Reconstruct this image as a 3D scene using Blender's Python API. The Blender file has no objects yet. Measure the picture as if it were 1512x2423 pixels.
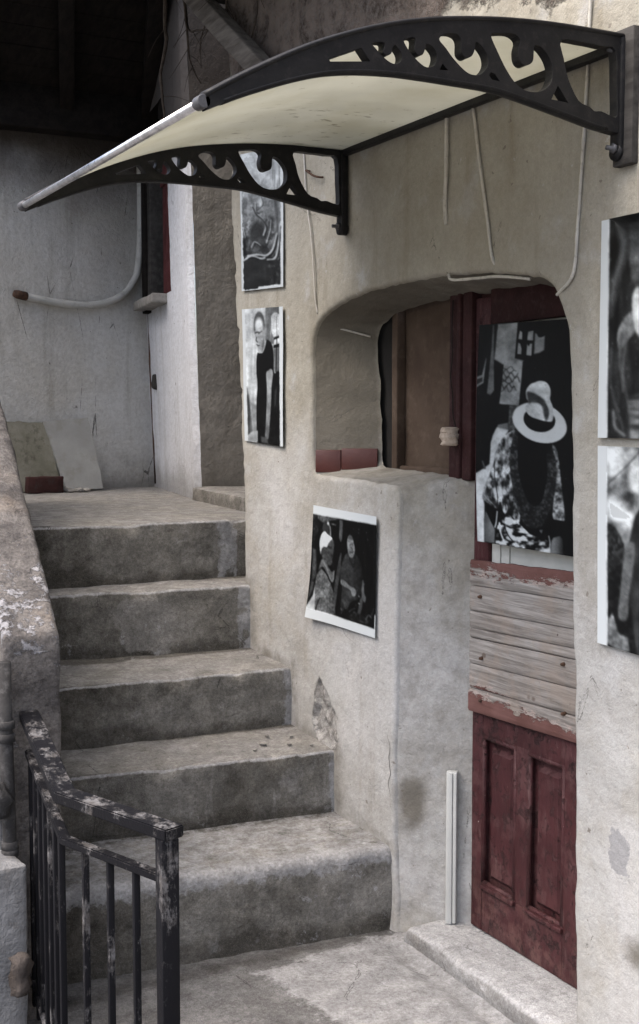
import bpy, bmesh, math, random
import numpy as np
from mathutils import Vector, Matrix, noise as mn, geometry as mg

R = math.radians
scene = bpy.context.scene
col = scene.collection
random.seed(7)

# ------------------------------------------------------------------ camera
cam_d = bpy.data.cameras.new('camera')
cam = bpy.data.objects.new('camera', cam_d)
col.objects.link(cam)
cam.location = (-2.06, 0.0, 1.666)
cam.rotation_euler = (R(90 - 4.3), 0, R(-28.12))
cam_d.sensor_fit = 'HORIZONTAL'
cam_d.sensor_width = 36.0
cam_d.lens = 36.0 * 2925.0 / 1512.0
cam_d.clip_start = 0.05
cam_d.clip_end = 500
scene.camera = cam

# ------------------------------------------------------------------ sky, sun, exposure
SUN_EL, SUN_AZ = 62.0, 275.0      # azimuth clockwise from +Y: light from the open side (-X)
world = bpy.data.worlds.new('World')
scene.world = world
world.use_nodes = True
wn = world.node_tree
bg = wn.nodes['Background']
sky = wn.nodes.new('ShaderNodeTexSky')
sky.sky_type = 'NISHITA'
sky.sun_disc = False
sky.sun_elevation = R(SUN_EL)
sky.sun_rotation = R(SUN_AZ)
sky.air_density = 1.0
sky.dust_density = 6.0
sky.ozone_density = 1.0
wn.links.new(sky.outputs[0], bg.inputs[0])
bg.inputs[1].default_value = 0.15
sun_d = bpy.data.lights.new('sun', 'SUN')
sun_d.energy = 1.0
sun_d.angle = R(60)
sun_d.color = (1.0, 0.985, 0.955)
sun = bpy.data.objects.new('sun', sun_d)
col.objects.link(sun)
az, el = R(SUN_AZ), R(SUN_EL)
sdir = Vector((math.sin(az) * math.cos(el), math.cos(az) * math.cos(el), math.sin(el)))
sun.rotation_euler = sdir.to_track_quat('Z', 'Y').to_euler()
sun.location = sdir * 20
vs = scene.view_settings
vs.view_transform = 'Standard'
vs.look = 'None'
vs.exposure = 1.4
vs.gamma = 1.0
vs.use_curve_mapping = False

# ------------------------------------------------------------------ material helper
class Mat:
    def __init__(self, name, rough=0.9, spec=0.25):
        self.m = bpy.data.materials.new(name)
        self.m.use_nodes = True
        self.t = self.m.node_tree
        self.b = self.t.nodes['Principled BSDF']
        self.b.inputs['Roughness'].default_value = rough
        self.b.inputs['Specular IOR Level'].default_value = spec
        self.tc = self.t.nodes.new('ShaderNodeNewGeometry').outputs['Position']
        self.height = None
    def _set(self, sock, v):
        if isinstance(v, bpy.types.NodeSocket):
            self.t.links.new(v, sock)
        elif isinstance(v, (tuple, list)) and len(v) == 3 and sock.type == 'RGBA':
            sock.default_value = (*v, 1)
        else:
            sock.default_value = v
    def map(self, scale=(1, 1, 1), loc=(0, 0, 0), rot=(0, 0, 0)):
        n = self.t.nodes.new('ShaderNodeMapping')
        self.t.links.new(self.tc, n.inputs[0])
        n.inputs['Scale'].default_value = scale
        n.inputs['Location'].default_value = loc
        n.inputs['Rotation'].default_value = rot
        return n.outputs[0]
    def noise(self, scale, detail=4, rough=0.55, vec=None, dist=0.0, seed=0.0):
        n = self.t.nodes.new('ShaderNodeTexNoise')
        if vec is None:
            vec = self.map(loc=(seed, seed * 1.7, seed * .6)) if seed else self.tc
        self.t.links.new(vec, n.inputs['Vector'])
        n.inputs['Scale'].default_value = scale
        n.inputs['Detail'].default_value = detail
        n.inputs['Roughness'].default_value = rough
        n.inputs['Distortion'].default_value = dist
        return n.outputs['Fac']
    def voro(self, scale, feature='F1', vec=None, rand=1.0):
        n = self.t.nodes.new('ShaderNodeTexVoronoi')
        n.feature = feature
        self.t.links.new(vec or self.tc, n.inputs['Vector'])
        n.inputs['Scale'].default_value = scale
        n.inputs['Randomness'].default_value = rand
        return n.outputs['Distance']
    def ramp(self, fac, a, b):
        n = self.t.nodes.new('ShaderNodeMapRange')
        n.interpolation_type = 'SMOOTHSTEP'
        self._set(n.inputs[0], fac)
        n.inputs[1].default_value = a
        n.inputs[2].default_value = b
        return n.outputs[0]
    def mix(self, fac, a, b, blend='MIX'):
        n = self.t.nodes.new('ShaderNodeMix')
        n.data_type = 'RGBA'
        n.blend_type = blend
        self._set(n.inputs[0], fac)
        self._set(n.inputs[6], a)
        self._set(n.inputs[7], b)
        return n.outputs[2]
    def math(self, op, a, b=0.0, clamp=False):
        n = self.t.nodes.new('ShaderNodeMath')
        n.operation = op
        n.use_clamp = clamp
        self._set(n.inputs[0], a)
        self._set(n.inputs[1], b)
        return n.outputs[0]
    def attr(self, name, chan=None):
        n = self.t.nodes.new('ShaderNodeAttribute')
        n.attribute_name = name
        if chan is None:
            return n.outputs['Color']
        s = self.t.nodes.new('ShaderNodeSeparateColor')
        self.t.links.new(n.outputs['Color'], s.inputs[0])
        return s.outputs[chan]
    def xyz(self, k):
        s = self.t.nodes.new('ShaderNodeSeparateXYZ')
        self.t.links.new(self.tc, s.inputs[0])
        return s.outputs[k]
    def normal(self, k):
        g = self.t.nodes.new('ShaderNodeNewGeometry')
        s = self.t.nodes.new('ShaderNodeSeparateXYZ')
        self.t.links.new(g.outputs['Normal'], s.inputs[0])
        return s.outputs[k]
    def obj_random(self):
        n = self.t.nodes.new('ShaderNodeObjectInfo')
        return n.outputs['Random']
    def bump(self, h, dist, strength=1.0):
        n = self.t.nodes.new('ShaderNodeBump')
        self._set(n.inputs['Height'], h)
        n.inputs['Distance'].default_value = dist
        n.inputs['Strength'].default_value = strength
        if self.height is not None:
            self.t.links.new(self.height, n.inputs['Normal'])
        self.height = n.outputs[0]
        self.t.links.new(self.height, self.b.inputs['Normal'])
    def color(self, c):
        self._set(self.b.inputs['Base Color'], c)
    def rough(self, r):
        self._set(self.b.inputs['Roughness'], r)

# plaster of the front wall: cool limewash below, warmer dusty wash above, stains and painted reveal shade from the mesh masks
def mat_wall():
    M = Mat('limewashed_plaster', 0.93, 0.15)
    z = M.xyz(2)
    big = M.noise(1.1, 4, 0.6)
    zz = M.math('ADD', z, M.math('MULTIPLY', M.math('SUBTRACT', big, 0.5), 1.5))
    f = M.ramp(zz, 0.9, 2.0)
    cool = (0.432, 0.434, 0.428)
    warm = (0.385, 0.368, 0.318)
    c = M.mix(f, cool, warm)
    mott = M.noise(3.2, 6, 0.65, seed=3.1)
    c = M.mix(M.ramp(mott, 0.30, 0.72), c, M.mix(1.0, c, (0.78, 0.76, 0.73), 'MULTIPLY'))
    streak = M.noise(1.0, 5, 0.6, vec=M.map((9, 9, 0.9)))
    c = M.mix(M.math('MULTIPLY', M.ramp(streak, 0.50, 0.72), 0.6), c, M.mix(1.0, c, (0.70, 0.66, 0.60), 'MULTIPLY'))
    pale = M.noise(5.0, 5, 0.6, seed=8.0)
    c = M.mix(M.math('MULTIPLY', M.ramp(pale, 0.55, 0.70), 0.55), c, (0.45, 0.455, 0.46))
    wh = M.math('MULTIPLY', M.ramp(M.noise(2.1, 5, .62, seed=15.0), .47, .60), M.ramp(zz, 1.9, 1.2))
    c = M.mix(M.math('MULTIPLY', wh, .5), c, (.51, .508, .51))
    be = M.ramp(M.noise(1.7, 5, .62, seed=19.0), .52, .66)
    c = M.mix(M.math('MULTIPLY', be, .5), c, (.345, .322, .270))
    chip = M.noise(16, 6, 0.7, seed=5.5)
    c = M.mix(M.math('MULTIPLY', M.ramp(chip, 0.665, 0.685), 0.6), c, (0.49, 0.49, 0.49))
    fine = M.noise(60, 4, 0.7)
    c = M.mix(M.ramp(fine, 0.25, 0.8), c, M.mix(1.0, c, (0.86, 0.85, 0.84), 'MULTIPLY'))
    grit = M.noise(230, 3, .7)
    c = M.mix(M.ramp(grit, .3, .7), M.mix(1.0, c, (1.05, 1.05, 1.05), 'MULTIPLY'), M.mix(1.0, c, (.93, .93, .93), 'MULTIPLY'))
    spk = M.noise(38, 2, 0.5, seed=9.0)
    c = M.mix(M.math('MULTIPLY', M.ramp(spk, 0.72, 0.76), 0.75), c, (0.16, 0.14, 0.12))
    # masks from the mesh: R rough exposed render, G damp, dirt and painted reveal shade, B grey cement
    edge = M.noise(14, 6, 0.7, seed=1.3)
    def mask(ch, lo=.40, hi=.56, amt=.7):
        v = M.math('ADD', M.attr('mask', ch), M.math('MULTIPLY', M.math('SUBTRACT', edge, .5), amt))
        return M.ramp(v, lo, hi)
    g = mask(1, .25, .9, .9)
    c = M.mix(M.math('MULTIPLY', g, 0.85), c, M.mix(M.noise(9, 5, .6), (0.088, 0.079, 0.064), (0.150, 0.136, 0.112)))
    b = mask(2, .47, .54, 1.1)
    c = M.mix(b, c, M.mix(M.noise(60, 5, .7), (0.22, 0.22, 0.225), (0.33, 0.33, 0.335)))
    r = mask(0)
    rc = M.mix(M.ramp(M.noise(11, 6, .7, seed=2.2), .35, .62), (0.05, 0.038, 0.031), (0.20, 0.163, 0.14))
    rc = M.mix(M.ramp(M.noise(55, 4, .7), .4, .7), rc, (0.17, 0.15, 0.135))
    rc = M.mix(M.ramp(M.xyz(2), 1.3, 1.0), rc, M.mix(M.ramp(M.noise(30, 6, .7, seed=2.9), .35, .65), (.24, .23, .22), (.50, .49, .475)))
    c = M.mix(r, c, rc)
    # hairline cracks
    cr = M.voro(1.5, 'DISTANCE_TO_EDGE', vec=M.map((1, 1.6, .9), loc=(.2, .77, .31)))
    wig = M.math('ADD', cr, M.math('MULTIPLY', M.math('SUBTRACT', M.noise(11, 6, .75, seed=5), .5), .09))
    crk = M.math('MULTIPLY', M.math('LESS_THAN', M.math('ABSOLUTE', wig), .0016), M.ramp(M.noise(3.1, 2, .5, seed=6.6), .56, .6))
    c = M.mix(M.math('MULTIPLY', crk, .7), c, (.07, .065, .06))
    M.color(c)
    M.bump(M.noise(7, 5, .6), 0.012, .9)
    M.bump(M.noise(34, 5, .6), 0.0045, .9)
    M.bump(M.noise(150, 4, .7), 0.0020, .9)
    M.bump(M.math('MULTIPLY', r, M.noise(26, 6, .75)), 0.03, 1)
    return M.m

def mat_backwall(tone=(0.60, 0.60, 0.585), warm=(0.51, 0.495, 0.455), rough_amt=1.0, name='grey_plaster', dirt_z=1.25, shade_z=3.2, crack=.8, shade_w=.5):
    M = Mat(name, 0.93, 0.15)
    c = M.mix(M.ramp(M.noise(1.5, 5, .6), .3, .7), tone, warm)
    st = M.noise(1.0, 5, .65, vec=M.map((11, 11, 1.0)))
    c = M.mix(M.math('MULTIPLY', M.ramp(st, .5, .72), .5), c, M.mix(1.0, c, (.62, .60, .56), 'MULTIPLY'))
    c = M.mix(M.ramp(M.noise(45, 4, .7), .3, .75), c, M.mix(1.0, c, (.80, .79, .78), 'MULTIPLY'))
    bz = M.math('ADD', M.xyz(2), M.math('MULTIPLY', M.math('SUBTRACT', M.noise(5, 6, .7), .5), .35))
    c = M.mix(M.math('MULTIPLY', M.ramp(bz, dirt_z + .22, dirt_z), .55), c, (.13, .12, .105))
    c = M.mix(M.math('MULTIPLY', M.ramp(bz, shade_z - shade_w, shade_z + .10), .92), c, (.045, .036, .030))  # painted shade: wall colour darkens towards the ceiling
    cr = M.voro(2.3, 'DISTANCE_TO_EDGE', vec=M.map((2.4, 2.4, .55), loc=(.3, .2, .9)))
    wig = M.math('ADD', cr, M.math('MULTIPLY', M.math('SUBTRACT', M.noise(14, 5, .7), .5), .05))
    crk = M.math('MULTIPLY', M.math('LESS_THAN', M.math('ABSOLUTE', wig), .0045), M.ramp(M.noise(2.6, 2, .5, seed=6.0), .5, .56))
    c = M.mix(M.math('MULTIPLY', crk, crack), c, (.06, .055, .05))
    c = M.mix(M.math('MULTIPLY', M.ramp(M.noise(24, 4, .6, seed=2.0), .70, .72), .7), c, (.10, .09, .08))
    M.color(c)
    M.bump(M.noise(6, 5, .6), .014 * rough_amt)
    M.bump(M.noise(40, 6, .7), .006 * rough_amt)
    M.bump(M.noise(140, 3, .6), .0018 * rough_amt)
    return M.m

def mat_concrete(name, dark, light, worn, top_amt=.5, fleck=.35, seed=0.0, blotch=1.0):
    """old cast concrete: upward faces are mixed paler, upright faces darker, with grime and moss"""
    M = Mat(name, .95, .12)
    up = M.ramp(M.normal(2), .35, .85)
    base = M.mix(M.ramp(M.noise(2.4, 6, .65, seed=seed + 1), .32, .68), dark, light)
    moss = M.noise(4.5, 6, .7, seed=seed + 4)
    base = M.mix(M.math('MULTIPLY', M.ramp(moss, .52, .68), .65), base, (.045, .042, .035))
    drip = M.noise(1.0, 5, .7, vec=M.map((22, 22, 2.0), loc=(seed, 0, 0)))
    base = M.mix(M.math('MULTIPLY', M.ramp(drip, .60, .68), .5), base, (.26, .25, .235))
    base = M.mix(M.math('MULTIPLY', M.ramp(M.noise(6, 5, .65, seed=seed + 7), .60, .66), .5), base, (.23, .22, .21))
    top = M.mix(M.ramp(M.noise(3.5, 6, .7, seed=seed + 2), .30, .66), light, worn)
    c = M.mix(M.math('MULTIPLY', up, top_amt), base, top)
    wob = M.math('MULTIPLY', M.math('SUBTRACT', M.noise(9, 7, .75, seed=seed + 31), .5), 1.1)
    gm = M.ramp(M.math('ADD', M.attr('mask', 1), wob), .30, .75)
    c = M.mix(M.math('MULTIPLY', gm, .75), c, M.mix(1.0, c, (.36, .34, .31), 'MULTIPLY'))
    pmk = M.ramp(M.math('ADD', M.attr('mask', 2), M.math('MULTIPLY', wob, .8)), .46, .62)
    c = M.mix(M.math('MULTIPLY', pmk, .8), c, M.mix(M.noise(34, 6, .75, seed=seed + 33), (.17, .163, .15), (.35, .338, .32)))
    fl = M.noise(17, 8, .75, seed=seed + 9)
    flm = M.math('MULTIPLY', M.ramp(fl, .585, .62), M.ramp(M.noise(2.2, 3, .5, seed=seed + 12), .45, .62))
    c = M.mix(M.math('MULTIPLY', flm, fleck), c, (.42, .42, .43))
    gr2 = M.noise(250, 3, .7, seed=seed)
    c = M.mix(M.ramp(gr2, .32, .68), M.mix(1.0, c, (1.14, 1.14, 1.14), 'MULTIPLY'), M.mix(1.0, c, (.82, .82, .82), 'MULTIPLY'))
    g = M.attr('mask', 0)
    wear = M.ramp(M.math('ADD', g, M.math('MULTIPLY', M.math('SUBTRACT', M.noise(24, 7, .75, seed=seed + 3), .5), 1.0)), .42, .58)
    c = M.mix(M.math('MULTIPLY', wear, .75), c, (.34, .34, .345))
    c = M.mix(M.ramp(M.noise(85, 4, .75), .3, .75), c, M.mix(1.0, c, (.62, .61, .60), 'MULTIPLY'))
    bl = M.noise(13, 7, .72, seed=seed + 21)
    c = M.mix(M.math('MULTIPLY', M.ramp(bl, .46, .60), .45 * blotch), c, M.mix(1.0, c, (1.75, 1.75, 1.75), 'MULTIPLY'))
    c = M.mix(M.math('MULTIPLY', M.ramp(bl, .44, .34), .5 * blotch), c, M.mix(1.0, c, (.5, .49, .47), 'MULTIPLY'))
    grit = M.voro(190, 'F1')
    c = M.mix(M.math('MULTIPLY', M.ramp(grit, .28, .12), .30), c, (.30, .29, .28))
    cr = M.voro(3.0, 'DISTANCE_TO_EDGE', vec=M.map((1.2, 1.2, 1.5), loc=(seed, seed, 0)))
    wig = M.math('ADD', cr, M.math('MULTIPLY', M.math('SUBTRACT', M.noise(9, 6, .75, seed=seed + 5), .5), .12))
    crk = M.math('MULTIPLY', M.math('LESS_THAN', M.math('ABSOLUTE', wig), .0028), M.ramp(M.noise(2.4, 2, .5, seed=seed + 6), .56, .60))
    c = M.mix(M.math('MULTIPLY', crk, .7), c, (.03, .028, .026))
    M.color(c)
    M.bump(M.noise(9, 6, .65), .010)
    M.bump(M.noise(48, 6, .75), .006)
    M.bump(M.noise(170, 3, .7), .0022)
    M.bump(crk, -.006)
    return M.m

def mat_lime_flaked():
    M = Mat('lime_flaked_render', .95, .12)
    c = M.mix(M.ramp(M.noise(6, 6, .7), .32, .66), (.075, .07, .07), (.22, .205, .195))
    c = M.mix(M.math('MULTIPLY', M.ramp(M.noise(3, 4, .6, seed=3), .55, .7), .3), c, (.26, .20, .145))
    g = M.attr('mask', 0)
    fl = M.math('ADD', M.noise(19, 9, .78), M.math('MULTIPLY', M.math('SUBTRACT', g, .5), .42))
    fm = M.ramp(fl, .50, .545)
    c = M.mix(M.math('MULTIPLY', fm, .8), c, (.40, .40, .425))
    c = M.mix(M.ramp(M.noise(95, 4, .75), .3, .72), c, M.mix(1.0, c, (.55, .54, .53), 'MULTIPLY'))
    M.color(c)
    M.bump(M.noise(20, 6, .7), .010)
    M.bump(fm, .004)
    M.bump(M.noise(120, 4, .7), .004)
    return M.m

def mat_simple(name, a, b, scale=8, rough=.8, bump=.002, spec=.25, bscale=40, dust=None, dust_amt=.5):
    M = Mat(name, rough, spec)
    c = M.mix(M.ramp(M.noise(scale, 6, .65), .3, .7), a, b)
    if dust:
        c = M.mix(M.math('MULTIPLY', M.ramp(M.noise(scale * 3.1, 6, .7, seed=4), .5, .68), dust_amt), c, dust)
    M.color(c)
    M.bump(M.noise(bscale, 5, .7), bump)
    return M.m

def mat_flaking_iron():
    M = Mat('flaking_black_iron', .5, .10)
    sc = M.map((20, 12, 5))
    n = M.noise(1.0, 8, .78, vec=sc)
    up = M.ramp(M.normal(2), .3, .9)
    n2 = M.noise(10, 8, .78, seed=3)
    th = M.math('ADD', M.math('ADD', M.math('MULTIPLY', n, .6), M.math('MULTIPLY', n2, .4)), M.math('MULTIPLY', up, .045))
    w = M.ramp(th, .53, .60)
    under = M.mix(M.ramp(M.noise(26, 5, .7, seed=5), .3, .7), (.055, .050, .048), (.16, .157, .162))
    c = M.mix(w, (.008, .008, .010), under)
    M.color(c)
    M.rough(M.math('ADD', M.math('MULTIPLY', w, .35), .52))
    M.bump(M.math('SUBTRACT', 1.0, w), .0012)
    M.bump(M.noise(70, 5, .7), .0012)
    return M.m

def mat_red_door():
    M = Mat('worn_oxblood_paint', .62, .3)
    c = M.mix(M.ramp(M.noise(5, 5, .6), .3, .7), (.036, .0098, .0115), (.062, .018, .0205))
    gr = M.noise(1.0, 6, .65, vec=M.map((45, 45, 4)))
    c = M.mix(M.math('MULTIPLY', M.ramp(gr, .48, .70), .6), c, (.035, .010, .010))
    dz_ = M.noise(6, 8, .78, seed=21)
    c = M.mix(M.math('MULTIPLY', M.ramp(dz_, .50, .60), .45), c, (.105, .052, .052))
    c = M.mix(M.math('MULTIPLY', M.ramp(M.noise(1.0, 8, .75, vec=M.map((60, 60, 9))), .58, .64), .5), c, (.12, .07, .068))
    low = M.ramp(M.math('ADD', M.xyz(2), M.math('MULTIPLY', M.noise(7, 5, .7), .35)), .52, .18)
    ch = M.ramp(M.noise(26, 9, .8, seed=2), .56, .60)
    c = M.mix(M.math('MULTIPLY', ch, .6), c, (.080, .038, .040))
    ch2 = M.ramp(M.noise(14, 8, .75, seed=12), .57, .62)
    c = M.mix(M.math('MULTIPLY', ch2, .7), c, (.022, .009, .010))
    c = M.mix(M.math('MULTIPLY', M.math('MULTIPLY', low, M.ramp(M.noise(16, 6, .7, seed=7), .45, .6)), .5), c, (.16, .085, .075))
    c = M.mix(M.math('MULTIPLY', M.ramp(M.noise(60, 3, .6, seed=4), .74, .77), .8), c, (.42, .34, .32))
    M.color(c)
    M.bump(gr, .006)
    M.bump(ch, -.003)
    M.bump(ch2, -.003)
    M.bump(M.noise(120, 4, .7), .0008)
    return M.m

def mat_plank():
    M = Mat('weathered_plank_peeling_red', .85, .2)
    rnd = M.obj_random()
    off = M.t.nodes.new('ShaderNodeCombineXYZ')
    M.t.links.new(M.math('MULTIPLY', rnd, 17.0), off.inputs[2])
    add = M.t.nodes.new('ShaderNodeVectorMath')
    mp = M.map((95, 4.5, 95))
    M.t.links.new(mp, add.inputs[0]); M.t.links.new(off.outputs[0], add.inputs[1])
    g = M.noise(1.0, 7, .68, vec=add.outputs[0], dist=.6)
    c = M.mix(M.ramp(g, .30, .70), (.16, .148, .138), (.36, .345, .33))
    c = M.mix(M.math('MULTIPLY', M.ramp(g, .62, .70), .5), c, (.48, .47, .46))
    c = M.mix(M.math('MULTIPLY', M.ramp(M.noise(3.2, 5, .6, seed=2), .35, .68), .55), c, M.mix(1.0, c, (.62, .55, .50), 'MULTIPLY'))
    c = M.mix(M.math('MULTIPLY', M.ramp(M.noise(7, 7, .75, seed=17), .47, .60), .45), c, (.27, .222, .185))
    kn = M.voro(9.0, 'F1', vec=M.map((0.6, 1.0, 1.35), loc=(.13, .42, .1)))
    c = M.mix(M.math('MULTIPLY', M.ramp(kn, .13, .06), .7), c, (.085, .06, .045))
    # peeling red on the top and bottom boards (mesh mask)
    p = M.math('ADD', M.attr('mask', 0), M.math('MULTIPLY', M.math('SUBTRACT', M.noise(22, 9, .8, vec=M.map((1, .4, 1.6))), .5), 1.7))
    pm = M.ramp(p, .49, .515)
    red = M.mix(M.ramp(M.noise(8, 5, .6), .3, .7), (.105, .050, .043), (.155, .080, .072))
    c = M.mix(pm, c, red)
    pk = M.math('MULTIPLY', M.math('MULTIPLY', M.ramp(p, .36, .46), M.math('SUBTRACT', 1.0, pm)), M.ramp(M.noise(11, 5, .7, seed=6), .45, .58))
    c = M.mix(M.math('MULTIPLY', pk, .75), c, (.42, .34, .31))
    c = M.mix(M.math('MULTIPLY', M.ramp(M.noise(26, 3, .6, seed=8), .70, .74), .8), c, (.05, .038, .03))
    M.color(c)
    M.bump(g, .003)
    M.bump(pm, .0015)
    return M.m

def mat_timber(name, a, b, rough=.85):
    M = Mat(name, rough, .15)
    g = M.noise(1.0, 6, .65, vec=M.map((30, 4, 30)))
    c = M.mix(M.ramp(g, .3, .7), a, b)
    M.color(c)
    M.bump(g, .004)
    return M.m

def mat_awning_sheet():
    M = Mat('milky_polycarbonate', .35, .35)
    c = M.mix(M.ramp(M.noise(3, 5, .6), .3, .7), (.52, .52, .47), (.60, .60, .545))
    # specks of dirt and mould lying on the sheet near the low corner
    d = M.noise(1.0, 5, .6, vec=M.map((16, 34, 16)))
    near = M.math('MULTIPLY', M.ramp(M.xyz(1), 2.95, 3.30), M.ramp(M.xyz(0), -.66, -.42))
    c = M.mix(M.math('MULTIPLY', M.math('MULTIPLY', M.ramp(d, .60, .68), near), .7), c, (.10, .088, .06))
    sp = M.noise(42, 2, .5, seed=3)
    c = M.mix(M.math('MULTIPLY', M.ramp(sp, .71, .74), .5), c, (.22, .20, .15))
    c = M.mix(M.math('MULTIPLY', M.ramp(M.noise(2.2, 5, .7, seed=6), .42, .7), .35), c, (.42, .40, .30))
    M.color(c)
    tr = M.t.nodes.new('ShaderNodeBsdfTranslucent')
    M._set(tr.inputs[0], c)
    mx = M.t.nodes.new('ShaderNodeMixShader')
    mx.inputs[0].default_value = .62
    M.t.links.new(M.b.outputs[0], mx.inputs[1])
    M.t.links.new(tr.outputs[0], mx.inputs[2])
    out = M.t.nodes['Material Output']
    M.t.links.new(mx.outputs[0], out.inputs[0])
    return M.m

def mat_metal(name, c, rough, metallic=1.0):
    M = Mat(name, rough, .5)
    M.b.inputs['Metallic'].default_value = metallic
    M.color(M.mix(M.ramp(M.noise(30, 5, .7), .35, .75), c, tuple(x * .6 for x in c)))
    M.rough(M.math('ADD', M.math('MULTIPLY', M.noise(18, 5, .6), .25), rough - .1))
    return M.m

def mat_print(name):
    M = Mat(name, .55, .16)
    c = M.attr('print')
    M.color(c)
    M.bump(M.noise(6, 3, .5), .004, .4)
    return M.m

MT = dict(
    wall=mat_wall(),
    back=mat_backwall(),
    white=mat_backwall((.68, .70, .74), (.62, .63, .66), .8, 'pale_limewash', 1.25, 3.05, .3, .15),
    jamb=mat_backwall((.36, .335, .295), (.30, .277, .240), 1.1, 'brown_rough_render', 1.25, 3.3, .0),
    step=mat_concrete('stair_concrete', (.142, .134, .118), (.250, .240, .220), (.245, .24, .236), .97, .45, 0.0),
    ground=mat_concrete('pavement_concrete', (.085, .082, .08), (.135, .132, .13), (.20, .198, .198), .85, .6, 5.0),
    slab=mat_concrete('doorstep_stone', (.20, .195, .19), (.38, .383, .388), (.48, .483, .49), .97, .5, 9.0, .25),
    lime=mat_lime_flaked(),
    iron=mat_flaking_iron(),
    red=mat_red_door(),
    plank=mat_plank(),
    board=mat_simple('dusty_brown_board', (.060, .041, .030), (.092, .066, .049), 5, .9, .003, .15, 30, (.13, .098, .076), .5),
    frame=mat_simple('dark_red_frame', (.022, .008, .008), (.042, .016, .016), 9, .75, .003, .2, 50, (.075, .045, .042), .4),
    whiteboard=mat_simple('white_painted_board', (.50, .52, .50), (.60, .61, .58), 4, .6, .001, .3, 40, (.38, .38, .35), .3),
    tile=mat_simple('red_glazed_tile', (.060, .015, .012), (.085, .021, .016), 6, .45, .001, .5, 60, (.07, .02, .015), .5),
    darktile=mat_simple('grimy_red_tile', (.028, .013, .012), (.055, .024, .022), 8, .85, .004, .15, 50, (.05, .045, .04), .6),
    plastic=mat_simple('black_plastic', (.008, .008, .009), (.015, .0145, .015), 14, .5, .0008, .22, 90, (.035, .032, .030), .45),
    greyplastic=mat_simple('grey_plastic', (.05, .05, .055), (.09, .09, .095), 20, .5, .001, .4, 90),
    sheet=mat_awning_sheet(),
    chrome=mat_metal('brushed_aluminium', (.78, .78, .80), .28),
    rust=mat_simple('rusty_iron', (.035, .022, .017), (.10, .055, .035), 30, .85, .002),
    cable=mat_simple('limewashed_cable', (.44, .42, .375), (.54, .52, .47), 14, .8, .0015, .2, 60, (.22, .20, .17), .5),
    pipe=mat_simple('painted_pipe', (.40, .40, .375), (.47, .465, .44), 6, .6, .001, .3, 60, (.24, .23, .20), .55),
    drain=mat_simple('grey_drainpipe', (.03, .029, .029), (.06, .058, .058), 12, .85, .004, .12, 30, (.12, .117, .117), .5),
    trunk=mat_simple('white_pvc', (.44, .45, .435), (.52, .525, .51), 5, .5, .0005, .4, 80, (.48, .48, .45), .4),
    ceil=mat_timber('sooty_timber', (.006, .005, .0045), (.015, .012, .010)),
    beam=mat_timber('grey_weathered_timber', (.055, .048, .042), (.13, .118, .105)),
    block=mat_timber('grey_wood_block', (.035, .033, .031), (.07, .066, .062)),
    window=mat_simple('oxblood_window_paint', (.065, .017, .018), (.115, .033, .034), 9, .75, .002, .2, 60, (.19, .11, .11), .4),
    sill=mat_simple('grey_stone_sill', (.20, .19, .175), (.33, .315, .29), 10, .9, .004, .15, 40, (.12, .11, .10), .5),
    marble=mat_simple('pale_stone_slab', (.25, .25, .238), (.33, .33, .315), 4, .75, .002, .25, 40, (.21, .20, .17), .45),
    moss=mat_simple('mossy_stone_slab', (.14, .135, .10), (.24, .23, .19), 5, .9, .004, .15, 40, (.07, .065, .045), .6),
    ochre=mat_simple('flaking_stone_fitting', (.42, .34, .27), (.58, .49, .40), 30, .85, .006, .2, 45, (.30, .22, .17), .6),
    black=mat_simple('dark_void_paint', (.012, .011, .010), (.020, .018, .016), 6, .9, .002),
    twig=mat_simple('dry_vine_bark', (.028, .022, .018), (.065, .052, .042), 40, .95, .002),
    bundle=mat_simple('brown_sacking', (.05, .042, .038), (.09, .078, .072), 14, .95, .008, .1, 50),
    render=mat_simple('pale_blue_render', (.13, .131, .135), (.23, .232, .238), 7, .95, .012, .1, 22, (.12, .115, .112), .75),
    crack=mat_simple('crack_dark', (.03, .028, .026), (.05, .047, .043), 20, .95, .001),  # dark mark colour of the crack ribbons and latch
    print=mat_print('photo_print'),
)

# ------------------------------------------------------------------ geometry helpers
def link(o, parent=None):
    col.objects.link(o)
    if parent is not None:
        o.parent = parent
    return o
def mesh_obj(name, verts, faces, mat, parent=None, smooth=True, mask=None, origin=None):
    me = bpy.data.meshes.new(name)
    o0 = Vector(origin) if (origin is not None and parent is None) else Vector((0, 0, 0))
    p = parent
    while p is not None:
        o0 += p.location
        p = p.parent
    me.from_pydata([(v[0] - o0[0], v[1] - o0[1], v[2] - o0[2]) for v in verts], [], faces)
    if smooth:
        me.polygons.foreach_set('use_smooth', [True] * len(me.polygons))
    me.materials.append(MT[mat] if isinstance(mat, str) else mat)
    if mask is not None:
        a = me.color_attributes.new('mask', 'FLOAT_COLOR', 'POINT')
        buf = np.zeros((len(verts), 4), np.float32)
        buf[:, 3] = 1
        mk = np.asarray(mask, np.float32)
        if mk.ndim == 1:
            buf[:, 0] = mk
        else:
            buf[:, :mk.shape[1]] = mk
        a.data.foreach_set('color', buf.ravel())
    me.update()
    o = bpy.data.objects.new(name, me)
    if origin is not None and parent is None:
        o.location = o0
    return link(o, parent)
def tag(o, label, cat, group=None):
    o['label'] = label
    o['category'] = cat
    if group:
        o['group'] = group
    return o
def thing(name, label, cat, loc=(0, 0, 0), group=None):
    o = bpy.data.objects.new(name, None)
    o.empty_display_size = .1
    o.location = loc
    link(o)
    return tag(o, label, cat, group)
def fr(x, y, z, s=1.0, oc=4):
    return mn.fractal(Vector((x * s, y * s, z * s)), 1.0, 2.0, oc)
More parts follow.
